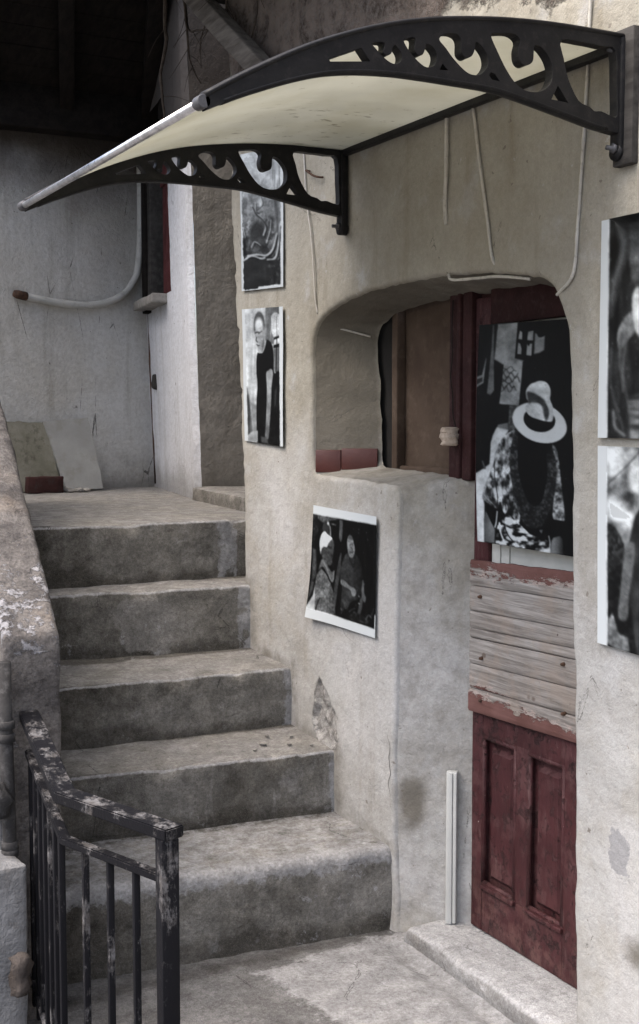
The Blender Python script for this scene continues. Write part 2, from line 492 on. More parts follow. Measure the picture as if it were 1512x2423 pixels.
def catmull(pts, per=6, closed=False):
    P = [Vector(p) for p in pts]
    n = len(P)
    out = []
    segs = n if closed else n - 1
    for i in range(segs):
        p1, p2 = P[i], P[(i + 1) % n]
        p0 = P[i - 1] if (i > 0 or closed) else p1 + (p1 - p2)
        p3 = P[(i + 2) % n] if (i + 2 < n or closed) else p2 + (p2 - p1)
        for k in range(per):
            t = k / per
            out.append(.5 * ((2 * p1) + (p2 - p0) * t + (2 * p0 - 5 * p1 + 4 * p2 - p3) * t * t + (3 * p1 - p0 - 3 * p2 + p3) * t ** 3))
    if not closed:
        out.append(P[-1])
    return out
def tube_data(pts, rad, seg=10, rough=0.0, squash=1.0):
    P = [Vector(p) for p in pts]
    n = len(P)
    rr = rad if isinstance(rad, (list, tuple)) else [rad] * n
    V, Fc = [], []
    up = None
    for i in range(n):
        t = (P[min(i + 1, n - 1)] - P[max(i - 1, 0)]).normalized()
        if up is None:
            up = Vector((0, 0, 1)) if abs(t.z) < .9 else Vector((1, 0, 0))
        side = t.cross(up).normalized()
        up = side.cross(t).normalized()
        for k in range(seg):
            a = 2 * math.pi * k / seg
            r = rr[i]
            if rough:
                q = P[i] * 60 + Vector((math.cos(a), math.sin(a), 0)) * .7
                r *= 1 + rough * mn.noise(q)
            V.append(P[i] + side * math.cos(a) * r + up * math.sin(a) * r * squash)
    for i in range(n - 1):
        for k in range(seg):
            a, b = i * seg + k, i * seg + (k + 1) % seg
            Fc.append((a, b, b + seg, a + seg))
    Fc.append(tuple(range(seg - 1, -1, -1)))
    Fc.append(tuple((n - 1) * seg + k for k in range(seg)))
    return V, Fc
def tube(name, pts, rad, mat, parent=None, seg=10, rough=0.0, origin=None, squash=1.0):
    V, Fc = tube_data(pts, rad, seg, rough, squash)
    return mesh_obj(name, V, Fc, mat, parent, True, origin=origin)
def box_bm(bm, lo, hi, bev=0.0, seg=2, rot=None, about=None):
    r = bmesh.ops.create_cube(bm, size=1.0)
    vs_ = r['verts']
    c = Vector([(a + b) / 2 for a, b in zip(lo, hi)])
    s = Vector([b - a for a, b in zip(lo, hi)])
    for v in vs_:
        v.co = Vector((v.co.x * s.x, v.co.y * s.y, v.co.z * s.z)) + c
    if bev > 0:
        es = {e for v in vs_ for e in v.link_edges}
        r2 = bmesh.ops.bevel(bm, geom=list(es), offset=bev, segments=seg, profile=.5, affect='EDGES')
        vs_ = list({v for f in r2['faces'] for v in f.verts} | {v for v in vs_ if v.is_valid})
    return vs_
def box(name, lo, hi, mat, parent=None, bev=.003, rough=0.0, sub=0, smooth=True, mask=None, origin=None, mtx=None):
    bm = bmesh.new()
    box_bm(bm, lo, hi, bev)
    if sub:
        bmesh.ops.subdivide_edges(bm, edges=bm.edges[:], cuts=sub, use_grid_fill=True)
    if mtx is not None:
        bmesh.ops.transform(bm, matrix=mtx, verts=bm.verts[:])
    if rough:
        bm.normal_update()
        for v in bm.verts:
            v.co += v.normal * rough * fr(v.co.x, v.co.y, v.co.z, 9, 4)
    bm.verts.index_update()
    V = [v.co.copy() for v in bm.verts]
    Fc = [tuple(v.index for v in f.verts) for f in bm.faces]
    bm.free()
    o = mesh_obj(name, V, Fc, mat, parent, smooth, mask=None if mask is None else [mask(v) for v in V], origin=origin)
    if smooth:
        me = o.data
        me.set_sharp_from_angle(angle=R(40))
    return o
def beam(name, a, b, w, h, mat, parent=None, bev=.003, rough=0.0, sub=0, origin=None, up=(0, 0, 1)):
    a, b = Vector(a), Vector(b)
    t = (b - a)
    L = t.length
    t.normalize()
    s = t.cross(Vector(up)).normalized()
    u = s.cross(t)
    m = Matrix((( t.x, s.x, u.x, a.x), (t.y, s.y, u.y, a.y), (t.z, s.z, u.z, a.z), (0, 0, 0, 1)))
    return box(name, (0, -w / 2, -h / 2), (L, w / 2, h / 2), mat, parent, bev, rough, sub, mtx=m, origin=origin)
def in_poly(x, y, poly):
    c = False
    n = len(poly)
    j = n - 1
    for i in range(n):
        xi, yi = poly[i][0], poly[i][1]
        xj, yj = poly[j][0], poly[j][1]
        if (yi > y) != (yj > y) and x < (xj - xi) * (y - yi) / (yj - yi) + xi:
            c = not c
        j = i
    return c
def seg_dist(px, py, poly, closed=True):
    """numpy distance from points to a polyline"""
    d = np.full(px.shape, 1e9)
    n = len(poly)
    for i in range(n if closed else n - 1):
        ax, ay = poly[i][0], poly[i][1]
        bx, by = poly[(i + 1) % n][0], poly[(i + 1) % n][1]
        dx, dy = bx - ax, by - ay
        L2 = dx * dx + dy * dy + 1e-12
        t = np.clip(((px - ax) * dx + (py - ay) * dy) / L2, 0, 1)
        d = np.minimum(d, np.hypot(px - ax - t * dx, py - ay - t * dy))
    return d
def in_poly_np(px, py, poly):
    c = np.zeros(px.shape, bool)
    n = len(poly)
    j = n - 1
    for i in range(n):
        xi, yi, xj, yj = poly[i][0], poly[i][1], poly[j][0], poly[j][1]
        if yi != yj:
            c ^= ((yi > py) != (yj > py)) & (px < (xj - xi) * (py - yi) / (yj - yi) + xi)
        j = i
    return c
def extrude_profile(name, outer, holes, to3, thick, mat, parent, bevel=0.0, origin=None):
    """plate cut from an outline with holes; to3(p, q, t) places a profile point at depth t"""
    loops = [outer] + holes
    pts, edges = [], []
    for lp in loops:
        b = len(pts)
        pts += [Vector((p[0], p[1])) for p in lp]
        edges += [(b + i, b + (i + 1) % len(lp)) for i in range(len(lp))]
    vo, eo, fo, _, _, _ = mg.delaunay_2d_cdt(pts, edges, [], 0, 1e-6)
    tri = []
    for f in fo:
        cx = sum(vo[i].x for i in f) / len(f)
        cy = sum(vo[i].y for i in f) / len(f)
        if in_poly(cx, cy, outer) and not any(in_poly(cx, cy, h) for h in holes):
            tri.append(tuple(f))
    n = len(vo)
    V = [to3(v.x, v.y, 0) for v in vo] + [to3(v.x, v.y, thick) for v in vo]
    Fc = []
    cnt = {}
    for f in tri:
        Fc.append(f)
        Fc.append(tuple(i + n for i in reversed(f)))
        for a, b in zip(f, f[1:] + f[:1]):
            k = (min(a, b), max(a, b))
            cnt.setdefault(k, []).append((a, b))
    for k, l in cnt.items():
        if len(l) == 1:
            a, b = l[0]
            Fc.append((b, a, a + n, b + n))
    bm = bmesh.new()
    bv = [bm.verts.new(v) for v in V]
    for f in Fc:
        try:
            bm.faces.new([bv[i] for i in f])
        except ValueError:
            pass
    bmesh.ops.recalc_face_normals(bm, faces=bm.faces[:])
    if bevel:
        es = [e for e in bm.edges if len(e.link_faces) == 2 and e.calc_face_angle(0) > 1.2]
        bmesh.ops.bevel(bm, geom=es, offset=bevel, segments=1, affect='EDGES', clamp_overlap=True)
    bm.verts.index_update()
    V = [v.co.copy() for v in bm.verts]
    Fc = [tuple(v.index for v in f.verts) for f in bm.faces]
    bm.free()
    return mesh_obj(name, V, Fc, mat, parent, False, origin=origin)

# ================================================================== the setting
# pavement: one sheet, finely modelled near the steps
def build_pavement():
    xs = [-40, -20, -10, -5, -3, -2.2, -1.8] + list(np.arange(-1.5, .36, .02)) + [.8, 2, 5, 10, 20, 40]
    ys = [-40, -20, -10, -5, -2, 0, 1, 1.6] + list(np.arange(1.9, 3.6, .02)) + [4, 5, 7, 10, 20, 40]
    V, mk = [], []
    # the paler, freshly swept concrete apron beside the doorstep
    apron = [(-.55, 3.30), (.1, 3.36), (.1, 1.0), (-.62, 1.0), (-.58, 2.55), (-.47, 2.86)]
    for y in ys:
        for x in xs:
            fine = -1.5 <= x <= .4 and 1.9 <= y <= 3.6
            z = 0.006 * fr(x, y, 0, 3, 4) + .004 * fr(x, y, 4, 14, 3) if fine else 0
            z -= .018 * math.exp(-((x + .06) / .035) ** 2) if (fine and y < 3.25) else 0
            V.append((x, y, z))
            ins = in_poly(x, y, apron)
            d = float(seg_dist(np.array([x]), np.array([y]), apron)[0])
            sd = d if ins else -d
            mk.append((max(0, min(1, .5 + sd * 6.0)) * .80, .85 * math.exp(-((x + .055) / .05) ** 2) * (1 if 1.9 < y < 3.25 else 0) + .6 * math.exp(-((y - 3.36) / .07) ** 2)))
    nx = len(xs)
    Fc = [(j * nx + i, j * nx + i + 1, (j + 1) * nx + i + 1, (j + 1) * nx + i) for j in range(len(ys) - 1) for i in range(nx - 1)]
    o = mesh_obj('pavement', V, Fc, 'ground', None, True, mk)
    o['kind'] = 'structure'
    o['label'] = 'worn grey concrete pavement at the foot of the steps'
build_pavement()

# ---- front wall with the stepped door and window opening
FRONT = [(3.322, -.03), (3.345, .2), (3.358, .393), (3.338, .98), (3.332, 1.452),
         (3.62, 1.462), (3.922, 1.468), (3.930, 1.803), (3.922, 1.945), (3.885, 2.008), (3.75, 2.055),
         (3.576, 2.080), (3.313, 2.092), (3.056, 2.086), (2.846, 2.074), (2.675, 2.050), (2.594, 2.020),
         (2.551, 1.980), (2.524, 1.910), (2.504, 1.764), (2.490, 1.331), (2.469, .782), (2.447, .212), (2.440, -.03)]
BACK = [(3.172, -.03), (3.17, .2), (3.168, .393), (3.165, .98), (3.176, 1.482),
        (3.45, 1.490), (3.742, 1.497), (3.765, 1.803), (3.786, 1.935), (3.762, 1.990), (3.66, 2.025),
        (3.486, 2.046), (3.289, 2.050), (3.023, 2.050), (2.85, 2.044), (2.71, 2.022), (2.65, 1.995),
        (2.625, 1.955), (2.61, 1.90), (2.60, 1.764), (2.60, 1.33), (2.60, .78), (2.60, .21), (2.60, -.03)]
DOORX = .19
def resample(F, Bk, step=.022):
    f2, b2 = [], []
    for i in range(len(F) - 1):
        a, b, c, d = Vector(F[i]), Vector(F[i + 1]), Vector(Bk[i]), Vector(Bk[i + 1])
        n = max(1, int(round((b - a).length / step)))
        for k in range(n):
            t = k / n
            f2.append(a.lerp(b, t))
            b2.append(c.lerp(d, t))
    f2.append(Vector(F[-1]))
    b2.append(Vector(Bk[-1]))
    return f2, b2
OF, OB = resample(FRONT, BACK)
# round the corners of the outline and give it a hand-trowelled wander
def soften(pts, it, keep):
    for _ in range(it):
        q = [p.copy() for p in pts]
        for i in range(1, len(pts) - 1):
            q[i] = pts[i] * .5 + (pts[i - 1] + pts[i + 1]) * .25
        pts = q
    return pts
OF = soften(OF, 4, 0)
OB = soften(OB, 1, 0)
for i, p in enumerate(OF):
    p.x += .005 * fr(p.x, p.y, 3, 7, 3) + .0035 * fr(p.x, p.y, 3, 26, 3)
    p.y += (.005 * fr(p.x, p.y, 9, 7, 3) + .0035 * fr(p.x, p.y, 9, 26, 3)) if p.y > .1 else 0
for i, p in enumerate(OB):
    amp = .012 if (p.x > 3.70 and p.y > 1.5) else .005
    p.x += amp * fr(p.x, p.y, 13, 16, 4)
    p.y += .005 * fr(p.x, p.y, 19, 16, 3) if p.y > .1 else 0
OPEN = [(p.x, p.y) for p in OF]
def corner_y(z):                      # the far corner of the wall leans back as it rises
    return 4.515 + max(0, z - 1.35) * .098 + .008 * mn.noise(Vector((0, 3, z * 3)))
HOLE = [(3.868, .745), (3.845, .722), (3.81, .70), (3.775, .660), (3.732, .62), (3.745, .585), (3.722, .553), (3.735, .525), (3.75, .505),
        (3.79, .50), (3.86, .50), (3.90, .53), (3.928, .585), (3.905, .64), (3.902, .69), (3.885, .72)]
STAIR_LINE = [(3.30, 0), (3.345, .273), (3.716, .284), (3.74, .503), (4.04, .521), (4.09, .735), (4.40, .756), (4.44, 1.005), (4.9, 1.02)]
CEMENT = [(2.32, .66), (2.28, .645), (2.262, .63), (2.235, .62), (2.25, .585), (2.24, .545), (2.30, .535), (2.322, .58)]
RW = .016
def wall_x(y, z):
    return max(0, .005 + .006 * fr(0, y, z, 1.6, 3) + .0022 * fr(2, y, z, 9, 3))
def build_house_wall():
    root = thing('house_wall', 'pale limewashed plaster wall with a stepped arched opening for the door and side window', 'wall', (0, 3.3, 0))
    rnd = random.Random(3)
    pts, edges = [], []
    y0, z0, z1 = .6, -.05, 4.3
    mesh_obj('wall_face', [(.012, y0 + .004, -.05), (.012, -5.0, -.05), (.012, -5.0, 4.3), (.012, y0 + .004, 4.3)], [(0, 1, 2, 3)], 'wall', root, False)
    # outline of the opening
    n0 = len(OF)
    pts += [Vector((p.x, p.y)) for p in OF]
    edges += [(i, i + 1) for i in range(n0 - 1)]
    # far, leaning corner
    zs = list(np.arange(z0, 3.7, .03)) + [3.9, 4.1, z1]
    b = len(pts)
    pts += [Vector((corner_y(z), z)) for z in zs]
    edges += [(b + i, b + i + 1) for i in range(len(zs) - 1)]
    # remaining border
    pts += [Vector((y0, z)) for z in np.arange(z0, z1 + .01, .145)]
    pts += [Vector((y, z0)) for y in np.arange(y0 + .1, 4.45, .1)]
    pts += [Vector((y, z1)) for y in np.arange(y0 + .1, 4.75, .1)]
    # rings of points just outside the opening, to carry its rounded edge
    nf = len(OF)
    for d in (.002, .006, .011, .018, .026):
        for i in range(0, nf):
            t = (OF[min(i + 1, nf - 1)] - OF[max(i - 1, 0)]).normalized()
            nrm = Vector((-t.y, t.x))
            q = OF[i] + nrm * d
            if in_poly(q.x, q.y, OPEN):
                q = OF[i] - nrm * d
            if q.y > z0 + .01:
                pts.append(q)
    P = []
    for z in np.arange(z0 + .03, 3.65, .024):
        for y in np.arange(2.0, 4.85, .024):
            P.append((y + rnd.uniform(-.007, .007), z + rnd.uniform(-.007, .007)))
    for z in np.arange(.44, .80, .008):
        for y in np.arange(3.68, 3.97, .008):
            P.append((y + rnd.uniform(-.002, .002), z + rnd.uniform(-.002, .002)))
    for z in np.arange(z0 + .1, z1, .1):
        for y in np.arange(y0 + .1, 4.7, .1):
            if not (1.95 < y and z < 3.65):
                P.append((y, z))
    A = np.array(P)
    dd = seg_dist(A[:, 0], A[:, 1], OPEN, False)
    ins = in_poly_np(A[:, 0], A[:, 1], OPEN + [(2.44, -.5), (3.32, -.5)])
    ok = (dd > .028) & ~ins & (A[:, 0] < np.array([corner_y(z) for z in A[:, 1]]) - .012)
    pts += [Vector((a[0], a[1])) for a in A[ok]]
    vo, eo, fo, _, _, _ = mg.delaunay_2d_cdt(pts, edges, [], 0, 1e-5)
    PY = np.array([v.x for v in vo])
    PZ = np.array([v.y for v in vo])
    dop = seg_dist(PY, PZ, OPEN, False)
    dcor = np.array([corner_y(z) for z in PZ]) - PY
    dh = seg_dist(PY, PZ, HOLE)
    ih = in_poly_np(PY, PZ, HOLE)
    dst = seg_dist(PY, PZ, STAIR_LINE, False)
    dcem = seg_dist(PY, PZ, CEMENT)
    icem = in_poly_np(PY, PZ, CEMENT)
    V, mk = [], []
    for i in range(len(vo)):
        y, z = PY[i], PZ[i]
        x = wall_x(y, z)
        for d, rr in ((dop[i], RW), (dcor[i], .03)):
            if d < rr:
                d = max(d, 0)
                x += rr - math.sqrt(max(0, rr * rr - (rr - d) ** 2))
        rough = 0.0
        ztop = 2.80 + .10 * fr(5, y, 0, 2.2, 3) - .12 * max(0, 2.9 - y)
        if z > ztop - .12:
            k = min(1, (z - ztop + .12) / .24)
            rough = k * .85
            x += k * (.010 + .016 * fr(7, y, z, 8, 5)) + .004 * k
        if ih[i]:
            k = min(1, dh[i] / .012)
            x += k * (.010 + .013 * fr(1, y, z, 17, 4) + .006 * min(1, dh[i] / .04))
            rough = max(rough, .75)
        elif dh[i] < .012:
            rough = max(rough, .35 * (1 - dh[i] / .012))
        # spread of the wall foot
        if z < .12:
            x -= .012 * (1 - z / .12) ** 2
        dm = max(0, .62 * (1 - dst[i] / .10)) if y > 3.28 else 0
        if y > 3.3 and z < .1:
            dm = max(dm, .2)
        if y < 2.44:
            dm = max(dm, .60 * max(0, 1 - z / .26), .95 * max(0, 1 - math.hypot((y - 2.20) / .13, (z - .36) / .09)), .45 * max(0, 1 - math.hypot((y - 2.33) / .06, (z - .95) / .25)))
        dm = max(dm, .5 * max(0, 1 - math.hypot((y - 3.36) / .05, (z - .44) / .16)))
        cm = .5 + (dcem[i] if icem[i] else -dcem[i]) * 14
        V.append((x, y, z))
        mk.append((rough, dm, max(0, min(1, cm)), 1))
    Fc = []
    poly2 = OPEN + [(2.44, -.5), (3.32, -.5)]
    fa = [tuple(f) for f in fo]
    cen = np.array([(sum(PY[j] for j in f) / 3, sum(PZ[j] for j in f) / 3) for f in fa])
    bad = in_poly_np(cen[:, 0], cen[:, 1], poly2) | (cen[:, 0] > np.array([corner_y(z) for z in cen[:, 1]]) + 1e-4)
    for f, k in zip(fa, bad):
        if not k:
            a, bb, c = (Vector((PY[j], PZ[j])) for j in f)
            cr = (bb - a).cross(c - a)
            Fc.append(f if cr < 0 else tuple(reversed(f)))
    wf = mesh_obj('wall_face', V, Fc, 'wall', root, True, mk)
    # reveal running from the face back to the joinery
    nd = 10
    V, Fc, mk = [], [], []
    for i in range(nf):
        a, c = OF[i], OB[i]
        for k in range(nd + 1):
            t = k / nd
            x0 = RW + wall_x(a.x, a.y) - (.012 * (1 - a.y / .12) ** 2 if a.y < .12 else 0)
            x = x0 + (DOORX + .004 - x0) * t
            p = a.lerp(c, min(1, t * 1.0))
            w = math.sin(math.pi * t)
            nx = fr(x, p.x, p.y, 6, 3) * .008 * w
            tt = (OF[min(i + 1, nf - 1)] - OF[max(i - 1, 0)]).normalized()
            V.append((x, p.x - tt.y * nx, p.y + tt.x * nx))
            dm = .0  # darkens reveal and niche as painted shade, plus a damp spot low down
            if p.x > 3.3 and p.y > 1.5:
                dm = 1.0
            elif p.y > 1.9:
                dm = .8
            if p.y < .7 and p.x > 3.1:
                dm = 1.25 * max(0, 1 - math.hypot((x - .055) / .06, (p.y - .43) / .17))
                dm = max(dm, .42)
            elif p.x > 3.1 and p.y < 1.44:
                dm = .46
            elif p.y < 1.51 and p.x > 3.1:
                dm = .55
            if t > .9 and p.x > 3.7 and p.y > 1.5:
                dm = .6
            mk.append((0, dm, 0, 1))
    for i in range(nf - 1):
        for k in range(nd):
            q = i * (nd + 1) + k
            Fc.append((q, q + nd + 1, q + nd + 2, q + 1))
    mesh_obj('reveal', V, Fc, 'wall', root, True, mk)
    # return of the far corner into the side passage
    V, Fc, mk = [], [], []
    zs2 = list(np.arange(-.05, 4.35, .05))
    xs2 = [.033, .06, .1, .2, .3, .45, .7, 1.0, 1.4]
    for z in zs2:
        for x in xs2:
            V.append((x, corner_y(z) + .006 * fr(x, 2, z, 5, 3) - .001, z))
            mk.append((0, .3, 0, 1))
    nx = len(xs2)
    for j in range(len(zs2) - 1):
        for i in range(nx - 1):
            q = j * nx + i
            Fc.append((q, q + nx, q + nx + 1, q + 1))
    mesh_obj('return_face', V, Fc, 'wall', root, True, mk)
    # two red tiles set as a skirting in the window niche
    a, b = Vector((.012, 3.915, 0)), Vector((.168, 3.762, 0))
    t = (b - a).normalized()
    nn = Vector((-t.y, t.x, 0))
    if nn.y > 0:
        nn = -nn
    for s0, s1 in ((0.004, .098), (.100, .232)):
        p, q = a + t * s0, a + t * s1
        m = Matrix(((t.x, nn.x, 0, p.x), (t.y, nn.y, 0, p.y), (0, 0, 1, 0), (0, 0, 0, 1)))
        L = (q - p).length
        zt0 = 1.476 + .10 * s0
        box('skirting_tile', (0, -.02, zt0), (L, .003, zt0 + .080 - .04 * s0), 'tile', root, .003, 0, 0, mtx=m)
    # hairline cracks in the plaster of the pier
    def crack(pts, w, x=-.0015):
        V, Fc = [], []
        pts = catmull([(p[0], p[1], 0) for p in pts], 5)
        for i, p in enumerate(pts):
            k = math.sin(math.pi * (i + .5) / len(pts)) * .8 + .3
            j = .004 * mn.noise(Vector((p.x * 40, p.y * 40, 0)))
            xw = wall_x(p.x, p.y) - .0012
            V.append((xw, p.x + j - w * k, p.y)); V.append((xw, p.x + j + w * k, p.y))
        for i in range(len(pts) - 1):
            Fc.append((2 * i, 2 * i + 1, 2 * i + 3, 2 * i + 2))
        return mesh_obj('crack', V, Fc, 'crack', root, False)
    crack([(3.385, .640), (3.372, .600), (3.380, .565), (3.370, .520), (3.382, .480), (3.372, .440)], .0012)
    crack([(3.69, .99), (3.68, .93), (3.60, .905), (3.55, .89)], .0007)
    crack([(4.20, 1.18), (4.12, 1.175), (4.05, 1.185)], .0007)
    return root
house_wall = build_house_wall()

# ---- back wall of the landing and the side wall with a window
def ystair(x):
    return 7.096 + .233 * x
def build_back_wall():
    V, Fc, mk = [], [], []
    xs = list(np.arange(-2.6, .72, .04))
    zs = list(np.arange(1.0, 3.75, .04))
    for z in zs:
        for x in xs:
            y = ystair(x) - .006 * fr(x, 0, z, 2, 3) - .0025 * fr(x, 3, z, 11, 3)
            if z < 1.33 + .02 * fr(x, 0, 7, 6, 3):
                y -= .012
            V.append((x, y, z))
    nx = len(xs)
    for j in range(len(zs) - 1):
        for i in range(nx - 1):
            q = j * nx + i
            Fc.append((q, q + 1, q + nx + 1, q + nx))
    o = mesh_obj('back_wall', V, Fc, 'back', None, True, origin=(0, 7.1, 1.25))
    tag(o, 'dim grey plaster wall closing the landing, with a curved pipe', 'wall')
build_back_wall()
def white_x(y, z):                    # side wall beyond the doorway, leaning slightly
    t = (y - 5.92) / 1.327
    b = .383 + t * (.649 - .383)
    return b - (z - 1.25) * (.027 + .013 * t)
def build_side_wall():
    root = thing('side_wall', 'bright white limewashed side wall between the window and the brown jamb', 'wall', (.5, 6.5, 1.25))
    WIN = (6.42, 7.16, 2.37, 3.4)
    V, Fc, mk = [], [], []
    ys = list(np.arange(5.92, 7.33, .035))
    zs = list(np.arange(1.0, 4.3, .035))
    for z in zs:
        for y in ys:
            x = white_x(y, z) + .005 * fr(1, y, z, 3, 3) + .002 * fr(4, y, z, 14, 3)
            e = y - 5.92
            if e < .03:
                x += .03 - math.sqrt(max(0, .03 ** 2 - (.03 - e) ** 2))
            V.append((x, y + .006 * fr(2, 0, z, 6, 3) * (e < .04), z))
    ny = len(ys)
    for j in range(len(zs) - 1):
        for i in range(ny - 1):
            yc, zc = ys[i] + .0175, zs[j] + .0175
            if WIN[0] < yc < WIN[1] and WIN[2] < zc < WIN[3]:
                continue
            q = j * ny + i
            Fc.append((q, q + ny, q + ny + 1, q + 1))
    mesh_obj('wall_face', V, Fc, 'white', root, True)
    # brown, roughly rendered jamb of the doorway
    V, Fc = [], []
    xs = list(np.arange(.03, 1.25, .03))
    zs = list(np.arange(1.0, 4.3, .03))
    for z in zs:
        for x in xs:
            V.append((white_x(5.92, z) + x, 5.92 - .004 + .004 * fr(x, 1, z, 12, 4), z))
    nx = len(xs)
    for j in range(len(zs) - 1):
        for i in range(nx - 1):
            q = j * nx + i
            Fc.append((q, q + 1, q + nx + 1, q + nx))
    mesh_obj('doorway_jamb', V, Fc, 'jamb', root, True)
    # window set into the wall, skewed with it
    t = Vector((.172, .985, 0)); nn = Vector((.985, -.172, 0)); o0 = Vector((.437, 6.42, 0))
    m = Matrix(((t.x, nn.x, 0, o0.x), (t.y, nn.y, 0, o0.y), (0, 0, 1, 0), (0, 0, 0, 1)))
    w = box('window', (-.05, .105, 2.33), (.80, .125, 3.45), 'black', root, .002, mtx=m)
    for k in range(4):
        s0 = .005 + k * .112
        box('shutter_board', (s0, .052 + .004 * (k % 2), 2.375), (s0 + .108, .085, 3.40), 'window', w, .006, .002, 2, mtx=m)
    box('shutter_batten', (.02, .040, 3.0), (.44, .0515, 3.08), 'window', w, .004, mtx=m)
    box('frame', (.55, .0, 2.36), (.64, .104, 3.42), 'block', w, .006, .003, 2, mtx=m)
    box('frame', (.645, -.012, 2.30), (.775, .104, 3.42), 'ceil', w, .006, .003, 2, mtx=m)
    box('window_sill', (.12, -.075, 2.312), (.74, .10, 2.366), 'sill', root, .008, .006, 3, mtx=m)
    # rusty latch stub in the plaster
    box('iron_latch', (.552, 6.985, 1.845), (.60, 7.03, 1.935), 'crack', root, .012, .012, 2)
    tube('corner_conduit', [(.605, 7.19, 2.33), (.610, 7.188, 2.0), (.628, 7.19, 1.6), (.64, 7.19, 1.27)], .010, 'rust', root, 8, .25)
    return root
build_side_wall()
# inner door added behind the doorway, blackened to stand for the unlit interior
o = box('passage_door', (.80, 4.60, 1.30), (.85, 5.95, 3.9), 'black', None, .004, origin=(.82, 5.2, 1.3))
tag(o, 'inner door painted black as the unlit interior behind the narrow gap beside the brown jamb', 'door')
o = box('doorway_sill', (.26, 4.56, 1.18), (1.0, 5.93, 1.315), 'step', None, .012, .006, 3, origin=(.5, 5.2, 1.2))
for v in o.data.vertices:
    w = v.co + o.location
    if w.x < .4:
        v.co.x += (.38 - .26) * (w.y - 4.9) / 1.0 - .02
tag(o, 'low concrete doorway sill at the back of the landing', 'sill')

# ---- staircase
SR = [3.361, 3.747, 4.094, 4.440, 4.680]       # front edges against the wall
SL = [3.470, 3.860, 4.160, 4.570, 4.690]       # and at the parapet (x = -1)
SZ = [.273, .503, .735, 1.005, 1.25]
SB = [.0, .284, .521, .756, 1.015]
def build_stairs():
    root = thing('concrete_staircase', 'worn grey concrete steps climbing beside the wall to a landing', 'staircase', (-.5, 3.4, 0))
    for i in range(5):
        x0, x1 = -1.16, .05
        if i == 3:
            x1 = .5
        if i == 4:
            x0, x1 = -2.4, 1.0
        rn = .011 if i else .028
        zb, zt = (SB[i] - .06 if i else -.04), SZ[i]
        dep = (SR[i + 1] - SR[i] + .10) if i < 4 else 2.75
        zend = SB[i + 1] if i < 4 else zt
        prof = []                            # (dy, z, is_nose)
        n1 = 14
        for k in range(n1):
            prof.append((0, zb + (zt - rn - zb) * k / n1, 0))
        for k in range(6):
            a = math.pi / 2 * k / 5
            prof.append((rn - rn * math.cos(a), zt - rn + rn * math.sin(a), 1))
        n2 = 22 if i < 4 else 70
        for k in range(1, n2 + 1):
            t = k / n2
            prof.append((rn + (dep - rn) * t, zt + (zend - zt) * t, 0))
        xs = list(np.arange(x0, x1 + .001, .016))
        V, Fc, mk = [], [], []
        for x in xs:
            yf = SR[i] + (SL[i] - SR[i]) * (-x)
            if x > 0:
                yf = SR[i]
            nose = .022 * max(0, fr(x, i, 0, 6, 4)) + .011 * abs(fr(x, i, 5, 22, 4)) + .02 * max(0, fr(x, i * 7, 9, 3.1, 2) - .35)
            wav = .010 * fr(x, i * 3, 1, 2.2, 3)
            for dy, z, isn in prof:
                y = yf + dy + wav * (1 if dy < .1 else 0)
                d_n = math.hypot(dy, z - zt)
                k = max(0, 1 - d_n / .045)
                y += nose * k
                z2 = z - nose * .7 * k
                if dy < .01:
                    y += .007 * fr(x, z, i, 7, 4)
                else:
                    z2 += .004 * fr(x, y, i, 6, 4)
                V.append((x, y, z2))
                # scoured pale arris, and white limewash slops against the wall
                m = .85 * max(0, 1 - d_n / (.020 if i else .11)) + (.10 if dy > .02 else 0)
                if i == 0 and dy > 0:
                    m = max(m, .50)
                riser = dy < .012
                wx0, wx1 = {4: (-.035, .06), 3: (-.050, .02), 2: (-.022, .02), 1: (-.015, .02)}.get(i, (.5, .5))
                if riser and wx0 - .02 < x < wx1:
                    m = max(m, .62 * min(1, max(0, (x - wx0 + .02) / .03)) + .35 * fr(x, z, 2, 24, 3))
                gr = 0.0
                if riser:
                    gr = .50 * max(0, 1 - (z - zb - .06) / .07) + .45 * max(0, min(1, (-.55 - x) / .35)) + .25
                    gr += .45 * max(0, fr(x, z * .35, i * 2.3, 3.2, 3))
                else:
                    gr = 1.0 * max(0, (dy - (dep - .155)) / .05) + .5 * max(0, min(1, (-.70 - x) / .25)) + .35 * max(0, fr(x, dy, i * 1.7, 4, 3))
                pt = 0.0
                if i == 3 and riser:
                    e = math.hypot((x + .42) / .20, (z - .885) / .105)
                    pt = max(0, min(1, 1.15 - .75 * e + .55 * fr(x, z, 4, 6, 4)))
                elif i == 0 and riser:
                    e = math.hypot((x + .15) / .22, (z - .15) / .10)
                    pt = max(0, min(.46, 1.0 - .7 * e))
                elif i == 1 and riser:
                    pt = max(0, min(.5, 1.1 - .8 * math.hypot((x + .10) / .2, (z - .38) / .1)))
                mk.append((m, min(1, gr), pt))
        n = len(prof)
        for a in range(len(xs) - 1):
            for k in range(n - 1):
                q = a * n + k
                Fc.append((q, q + n, q + n + 1, q + 1))
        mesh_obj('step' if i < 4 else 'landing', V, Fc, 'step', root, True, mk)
build_stairs()

